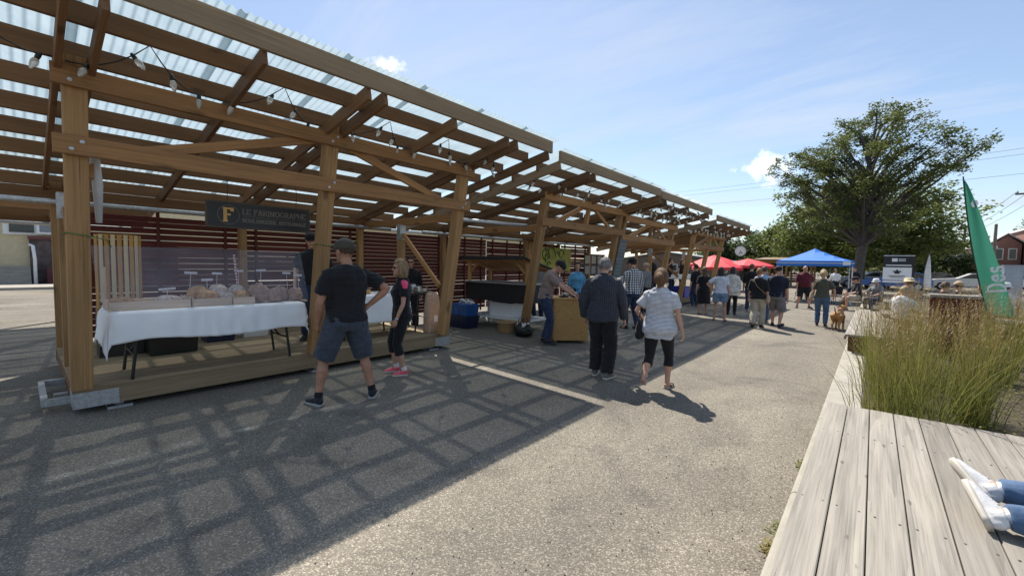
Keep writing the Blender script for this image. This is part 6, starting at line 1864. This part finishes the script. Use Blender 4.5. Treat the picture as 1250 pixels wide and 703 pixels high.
person('woman in striped tee and black capri leggings walking away', (-2.10, 5.44), (-.16, .99), 1.57, build='f', feet=[(-.13, -.30, .10, 4, -52), (.12, .10, 0, -16, 0)], girth=1.12, belly=.01,
       arms={'r': ((.33, .03, .80), (.8, -1, 0), 'relax'), 'l': ((-.25, .12, .98), (-.7, -1, -.1), 'hold')}, top=('tee', C_STRIPE, {'hem': .76, 'ease': .022, 'sleeve': .32, 'flare': .035}), bottom=('capri', C_BLACK), shoes=('sandal', C_BLACK, M_SOLE), hair=('bun', H_AUB), extras=[ex_bag(-1, C_BLACK, .86)], vox=.008)
person('man in black and white plaid shirt and jeans at the third shelter', (-4.62, 10.1), (-.86, .5), 1.80, feet=[(-.12, .06, 0, 8, 0), (.12, -.06, 0, -10, 0)], head=(10, -8), arms={'l': ((-.2, .32, 1.08), (-.6, -1, -.2), 'hold'), 'r': ((.28, .06, .84), (.7, -1, 0), 'relax')},
       top=('shirt', C_PLAID, {'hem': .88, 'sleeve': .92, 'collar': 1}), bottom=('jeans', C_JEAN), shoes=('shoe', C_SHOED, M_SOLED), hair=('short', H_BLACK), hat=('cap', C_BLACK), vox=.010)
person('woman in white cap and black leggings half hidden behind the grey haired man', (-3.66, 6.92), (-.5, .86), 1.62, build='f', feet=[(-.16, .0, 0, 8, 0), (.16, .02, 0, -20, 0)], top=('tee', C_LBLUE, {'hem': .86}), bottom=('leggings', C_BLACK), shoes=('sandal', C_TAN, M_SOLE), hair=('short', H_BROWN), hat=('cap', C_WHITE), vox=.011)
person('vendor in taupe tee and dark jeans bending over the oak cabinet', (-5.02, 6.92), (.86, .50), 1.76, feet=[(-.11, -.03, 0, 8, 0), (.12, .05, 0, -8, 0)], lean=24, head=(0, -18),
       arms={'l': ((-.10, .60, 1.02), (-.5, -1, -.4), 'reach'), 'r': ((.24, .55, 1.02), (.6, -1, -.4), 'reach')}, top=('tee', C_TAUPE, {'hem': .92, 'sleeve': .38, 'ease': .02}), bottom=('jeans', C_JEAN), shoes=('shoe', C_SHOED, M_SOLED), hair=('crop', H_BROWN), hat=('cap', C_BLACK), vox=.009)
person('person in blue top standing behind the vendor at the oak cabinet', (-6.2, 10.0), (.6, -.8), 1.68, build='f', top=('tee', C_TEAL, {'hem': .86, 'sleeve': .5}), bottom=('trousers', C_BLACK), hair=('long', H_BLACK), vox=.013)
person('person in grey tee and light cap behind the black cart', (-7.35, 9.75), (.3, -.95), 1.74, top=('tee', C_GREYC, {'hem': .9}), bottom=('jeans', C_JEAN), hair=('crop', H_BROWN), hat=('cap', C_TAN), vox=.013)
person('bakery vendor in black tee and cap standing behind the middle post', (-7.05, 3.15), (.75, -.45), 1.76, z0=.30, head=(0, -10), arms={'l': ((-.25, .2, .95), (-.7, -1, 0), 'relax')}, top=('tee', C_BLACK, {'hem': .9, 'sleeve': .36}), bottom=('jeans', C_JEAN), hair=('crop', H_BLACK), hat=('cap', C_BLACK), shoes=('shoe', C_SHOED, M_SOLED), vox=.010)
person('vendor in black with dark glasses at the back between the first two shelters', (-8.3, 6.0), (.8, -.6), 1.72, top=('tee', C_BLACK, {'hem': .9}), bottom=('trousers', C_BLACK), hair=('short', H_BLACK), extras=[ex_sunglasses], vox=.013)
# down the street
person('woman in pale printed tee and light denim shorts with hand on hip', (-3.45, 13.6), (-.22, .97), 1.60, build='f', girth=1.14, feet=[(-.15, .03, 0, 10, 0), (.15, -.03, 0, -14, 0)], arms={'l': ((-.24, .05, 1.02), (-1, -.4, 0), 'fist')}, top=('tee', C_BLUEP, {'hem': .92, 'sleeve': .34, 'ease': .02}), bottom=('short_shorts', C_JEANL), shoes=('sandal', C_BLACK, M_SOLED), hair=('long', H_BLACK), vox=.011)
person('woman in long white patterned blouse and black leggings', (-3.62, 15.7), (-.1, .99), 1.62, build='f', feet=[(-.1, -.05, 0, 5, 0), (.1, .08, 0, -5, 0)], top=('blouse', C_FLORAL, {'hem': .72, 'sleeve': .8, 'ease': .045, 'flare': .06}), bottom=('leggings', C_BLACK), shoes=('shoe', C_BLACK, M_SOLED), hair=('long', H_BLACK), vox=.012)
person('woman in long black dress beside the farthest shelter', (-4.35, 15.1), (-.5, .86), 1.60, build='f', top=('dress', C_BLACK, {'hem': .9, 'sleeve': .4, 'skirt': (.42, .24)}), bottom=None, shoes=('sandal', C_TAN, M_SOLED), hair=('long', H_BROWN), vox=.012)
person('man in dark tee behind the woman in patterned blouse', (-3.35, 17.2), (.05, 1), 1.74, top=('tee', C_BLACK, {}), bottom=('jeans', C_JEAN), hair=('short', H_BROWN), vox=.014)
person('woman in black tee and beige trousers with a crossbody strap', (-2.32, 12.85), (.06, 1), 1.60, build='f', girth=1.08, feet=[(-.08, -.16, .03, 2, -22), (.08, .12, 0, -4, 0)], top=('tee', C_BLACK, {'hem': .86, 'sleeve': .5, 'ease': .024}), bottom=('trousers', C_BEIGE), shoes=('shoe', C_BLACK, M_SOLED), hair=('short', H_AUB), extras=[ex_bag(1, C_TAN, .88, (.08, .2, .18), True, True)], vox=.011)
person('person in pale blue shirt mostly hidden behind the woman in black tee', (-2.42, 14.1), (-.1, 1), 1.66, top=('tee', C_LBLUE, {'sleeve': .4}), bottom=('jeans', C_JEANM), hair=('short', H_BROWN), vox=.013)
person('man in navy tee, grey shorts and dark cap walking away', (-1.98, 13.45), (.02, 1), 1.68, girth=1.08, feet=[(-.11, .20, 0, 6, 0), (.12, -.18, .02, -20, -18)], top=('tee', C_NAVY, {'hem': .88, 'sleeve': .42, 'ease': .02}), bottom=('bermuda', C_GREYS), shoes=('shoe', C_BLACK, M_SOLED), hair=('crop', H_BROWN), hat=('cap', C_BLACK), vox=.011)
person('bald man in maroon tee and black shorts facing the camera', (-2.12, 20.7), (.35, -.93), 1.72, girth=1.18, belly=.05, feet=[(-.2, .05, 0, 20, 0), (.2, -.05, 0, -20, 0)], head=(20, 0), top=('tee', C_MAROON, {'hem': .88, 'sleeve': .5, 'ease': .02}), bottom=('bermuda', C_BLACK), shoes=('shoe', C_BLACK, M_SOLED), skin=SKIN3, hair=None, vox=.012)
person('woman in olive tee and blue jeans walking the tan dog', (-1.06, 14.6), (-.05, 1), 1.58, build='f', feet=[(-.1, .05, 0, 5, 0), (.11, -.05, 0, -8, 0)], arms={'r': ((.28, .14, .92), (.7, -1, 0), 'hold')}, top=('tee', C_OLIVE, {'hem': .90, 'sleeve': .38, 'ease': .02}), bottom=('jeans', C_JEANM), shoes=('shoe', C_BLACK, M_SOLE), hair=('bun', H_STRAW), extras=[ex_bag(-1, C_TAN, .95, (.1, .24, .22))], vox=.011)
# vendors far back
person('vendor with white cap behind the jars in the farthest shelter', (-7.5, 18.3), (.9, -.4), 1.72, z0=.30, top=('tee', C_BLACK, {}), bottom=('jeans', C_JEAN), hair=('crop', H_BROWN), hat=('cap', C_WHITE), vox=.014)
person('woman in black top behind the jars in the farthest shelter', (-7.3, 20.0), (.9, -.3), 1.70, build='f', z0=.30, arms={'r': ((.2, .22, 1.5), (.8, -.3, -.5), 'relax')}, top=('tee', C_BLACK, {'sleeve': .15}), bottom=('jeans', C_JEAN), hair=('long', H_BLACK), vox=.014)
person('dark haired woman in black at the far end of the farthest shelter', (-7.2, 21.3), (.8, -.5), 1.66, build='f', z0=.30, top=('tee', C_BLACK, {'sleeve': .15}), bottom=('jeans', C_JEAN), hair=('long', H_BLACK), vox=.014)
person('shopper in black tee browsing the long table in the farthest shelter', (-5.3, 17.3), (-.9, .4), 1.70, top=('tee', C_BLACK, {}), bottom=('jeans', C_JEAN), hair=('short', H_BLACK), vox=.014)
person('shopper in grey tee and tan cap at the produce table of the third shelter', (-5.75, 13.6), (-.95, .1), 1.70, top=('tee', C_GREYC, {}), bottom=('trousers', C_BLACK), hair=('crop', H_GREY), hat=('cap', C_TAN), vox=.014)
# seated
SIT = dict(hips=(0, -.05, .50))
def seated(label, loc, face, **k):
    return person(label, loc, face, feet=[(-.12, .42, 0, 4, 0, (0, .4, 1)), (.12, .40, 0, -4, 0, (0, .4, 1))], hips=(0, 0, .52), lean=k.pop('lean', 8), arms={'l': ((-.16, .38, .66), (-.8, -.6, 0), 'relax'), 'r': ((.16, .38, .66), (.8, -.6, 0), 'relax')}, vox=k.pop('vox', .014), **k)
def chair(label, x, y, rz_, mt_):
    t = empty('folding_chair', (x, y, 0), rz_, label, 'chair', 'chairs around the tent and tree')
    m = MB(); m.box((0, 0, .40), (.46, .44, .03)); m.build('seat', mt_, t, local=True)
    m = MB(); m.box((0, -.24, .66), (.46, .03, .36), Matrix.Rotation(R(10), 3, 'X')); m.build('backrest', mt_, t, local=True)
    for sx in (-.2, .2):
        for sy in (-.2, .2):
            m = MB(); m.tube([(sx, sy, .39), (sx * 1.1, sy * 1.15, 0)], .012, 6); m.build('leg', M_BLACK, t, local=True)
def bench(label, a, b, z, d):
    t = empty('timber_bench', ((a[0] + b[0]) / 2, (a[1] + b[1]) / 2, 0), 0, label, 'bench')
    for k in (-1, 0, 1): timber('plank', (a[0], a[1] + k * d / 3, z - .02), (b[0], b[1] + k * d / 3, z - .02), d / 3 - .01, .04, T_GREY, t)
    for q in (.1, .9): x = lerp(a[0], b[0], q); timber('support', (x, a[1] - d * .4, (z - .04) / 2), (x, a[1] + d * .4, (z - .04) / 2), .1, z - .04, T_DARK, t)
bench('low bench by the trunk under the man in navy', (-1.0, 21.2), (.6, 21.2), .42, .5)
seated('seated man in navy tee with legs stretched beside the tent', (-.45, 21.2), (-.8, -.5), h=1.72, top=('tee', C_NAVY, {'hem': .94}), bottom=('shorts', C_BEIGE), hair=('short', H_BLACK), hat=('cap', C_BLACK))
seated('seated person in grey beside the man in navy', (.15, 21.25), (-.6, -.7), h=1.66, top=('tee', C_GREYC, {'hem': .94}), bottom=('jeans', C_JEAN), hair=('short', H_BROWN), hat=('bucket', C_WHITE))
chs = [(-3.5, 24.9, R(200), 'red folding chair at the left under the blue tent', C_RED), (-2.7, 25.7, R(160), 'black folding chair in the middle under the blue tent', C_BLACK), (-1.35, 24.0, R(40), 'black folding chair standing empty at the right front of the tent', C_BLACK), (-4.3, 27.2, R(150), 'red folding chair beyond the left side of the tent', C_RED)]
for x, y, a, lb, mt_ in chs: chair(lb, x, y, a, mt_)
seated('seated woman in orange top at the left under the blue tent', (-3.5, 24.9), (.4, -.9), h=1.62, build='f', top=('tee', C_TAN, {'hem': .94}), bottom=('shorts', C_TAN), hair=('bob', H_BLOND))
seated('seated person in black in the middle under the blue tent', (-2.7, 25.7), (.3, -.9), h=1.66, top=('tee', C_BLACK, {'hem': .94}), bottom=('jeans', C_JEAN), hair=('short', H_BLACK))
seated('seated person in red beyond the left side of the tent', (-4.3, 27.2), (.5, -.8), h=1.66, top=('tee', C_RED, {'hem': .94}), bottom=('jeans', C_JEAN), hair=('short', H_BROWN))
person('woman in white top standing far behind the blue tent', (-1.7, 31), (.2, -1), 1.62, build='f', top=('tee', C_WHITE, {}), bottom=('shorts', C_BLACK), hair=('bob', H_BROWN), vox=.018)
person('person in black standing far behind the right side of the tent', (-.9, 34), (-.2, -1), 1.7, top=('tee', C_BLACK, {}), bottom=('trousers', C_BLACK), hair=('short', H_BROWN), vox=.018)
# people beside the litter bin behind the grass
cr = [(.76, 14.8, ('tee', C_TAN, {}), ('wide', C_STRAW), 'person in wide straw hat behind the tall grass'), (1.24, 14.0, ('tee', C_BLACK, {}), None, 'dark haired person in black beside the litter bin'), (1.58, 14.7, ('tee', C_BLACK, {}), ('cap', C_TAN), 'person in black with tan cap beside the litter bin'),
      (1.94, 14.1, ('tee', C_GREYC, {}), None, 'person in grey tee beside the litter bin'), (2.32, 14.8, ('tee', C_WHITE, {}), ('bucket', C_WHITE), 'person in white bucket hat beside the litter bin'), (.52, 13.4, ('tee', C_WHITE, {}), None, 'light haired person in white low behind the grass')]
for k, (x, y, tp, ht, lb) in enumerate(cr):
    seated(lb, (x, y), (random.uniform(-.6, .6), .8), h=1.62 if k else 1.68, z0=.12 if k != 5 else -.1 + .1, top=tp, bottom=('jeans', C_JEAN), hair=('short', H_BROWN if k != 5 else H_STRAW), hat=ht, vox=.013)
bench('bench hidden in the grass under the people beside the litter bin', (.2, 14.3), (2.8, 14.3), .55, 1.3)
# the companion on the deck, legs stretched out: only the sneakers and cuffs are in view
TOE, INS = (.80, .24, .42), (.34, -.80, .48)
person('person in jeans stretched out on the deck, white sneakers crossed at the ankle', (1.295, 2.90), (-1, .02), 1.62, z0=.45,
       hips=(.02, .02, .14), feet=[(-.09, .86, .0, -66, 24, (0, 0, 1), TOE, INS), (.12, .885, .05, -58, 30, (0, 0, 1), (.74, .42, .40), INS)], lean=-18, arms={'l': ((-.34, -.34, .04), (-.3, -1, .3), 'flat'), 'r': ((.34, -.34, .04), (.3, -1, .3), 'flat')},
       top=('tee', C_GREYC, {'hem': .94}), bottom=('jeans', C_JEANM), shoes=('trainer', C_SHOEW, M_SOLE), hair=('short', H_BROWN), vox=.007)
# ---------------------------------------------------------------- dog
def dog(label, x, y, face, h=.55):
    f = V(face).normalized(); root = empty('dog', (x, y, 0), math.atan2(-f.x, f.y), label, 'dog'); k = h / .55
    m = MB(); S = lambda *p: V(p) * k
    m.tube([S(0, -.30, .44), S(0, -.24, .45), S(0, -.05, .43), S(0, .14, .41), S(0, .26, .43), S(0, .32, .46)], [.06 * k, (.095 * k, .10 * k), (.088 * k, .098 * k), (.105 * k, .135 * k), (.095 * k, .12 * k), .06 * k], 14, V((1, 0, 0)))
    m.tube([S(0, .28, .47), S(0, .36, .55), S(0, .42, .60)], [.075 * k, .062 * k, .055 * k], 10)
    m.ball(S(0, .45, .62), (.065 * k, .075 * k, .062 * k), 12, 8); m.tube([S(0, .49, .605), S(0, .56, .59), S(0, .60, .585)], [.042 * k, .033 * k, .026 * k], 10)
    for s_ in (-1, 1):
        m.tube([S(s_ * .06, .44, .66), S(s_ * .085, .43, .64), S(s_ * .09, .44, .58)], [(.012 * k, .03 * k), (.01 * k, .034 * k), (.006 * k, .016 * k)], 8)
        dy = .06 * s_
        m.tube([S(s_ * .07, .24, .38), S(s_ * .075, .22 + dy * .3, .27), S(s_ * .075, .25 + dy * .5, .16), S(s_ * .075, .235 + dy * .7, .05), S(s_ * .075, .27 + dy * .7, .018)], [.06 * k, .042 * k, .029 * k, .024 * k, .028 * k], 9)
        m.tube([S(s_ * .07, -.25, .42), S(s_ * .08, -.17 - dy * .4, .29), S(s_ * .08, -.30 - dy * .6, .17), S(s_ * .08, -.27 - dy * .7, .05), S(s_ * .08, -.235 - dy * .7, .018)], [.085 * k, .058 * k, .03 * k, .024 * k, .028 * k], 9)
    m.tube([S(0, -.30, .47), S(.0, -.40, .53), S(-.01, -.46, .62), S(-.02, -.44, .70)], [.026 * k, .022 * k, .017 * k, .008 * k], 8)
    t = NT('dog_coat'); co = t.coord(); cc = t.mix(t.rng(t.noise(co, 9, 4), .35, .65), (.32, .15, .05), (.46, .25, .10)); t.set(Base_Color=cc, Roughness=.8); t.bump(t.noise(co, 120, 3), .5, .008)
    mesh_obj('body', remeshed(m, .010, 3), t.m, root)
    c_ = MB(); c_.tube([S(0, .315, .53), S(0, .345, .515)], [.078 * k, .074 * k], 14, dome=.05); mesh_obj('collar', c_.mesh('collar', True), C_RED, root)
    for s_ in (-1, 1): e = MB(); e.ball(S(s_ * .035, .51, .635), .009 * k, 6, 5); mesh_obj('eye', e.mesh('eye', True), M_EYE, root)
    e = MB(); e.ball(S(0, .612, .59), (.017 * k, .012 * k, .013 * k), 8, 6); mesh_obj('nose', e.mesh('nose', True), M_EYE, root)
dog('tan dog on a leash standing with its back to the camera', -.66, 14.15, (.12, 1), .52)
m = MB(); m.tube([(-.78, 14.72, .86), (-.74, 14.6, .62), (-.68, 14.5, .54), (-.62, 14.50, .56)], .007, 6); tag(m.build('leash', C_BLACK, None, True), 'thin dark leash from the hand of the woman in olive to the dog', 'leash')
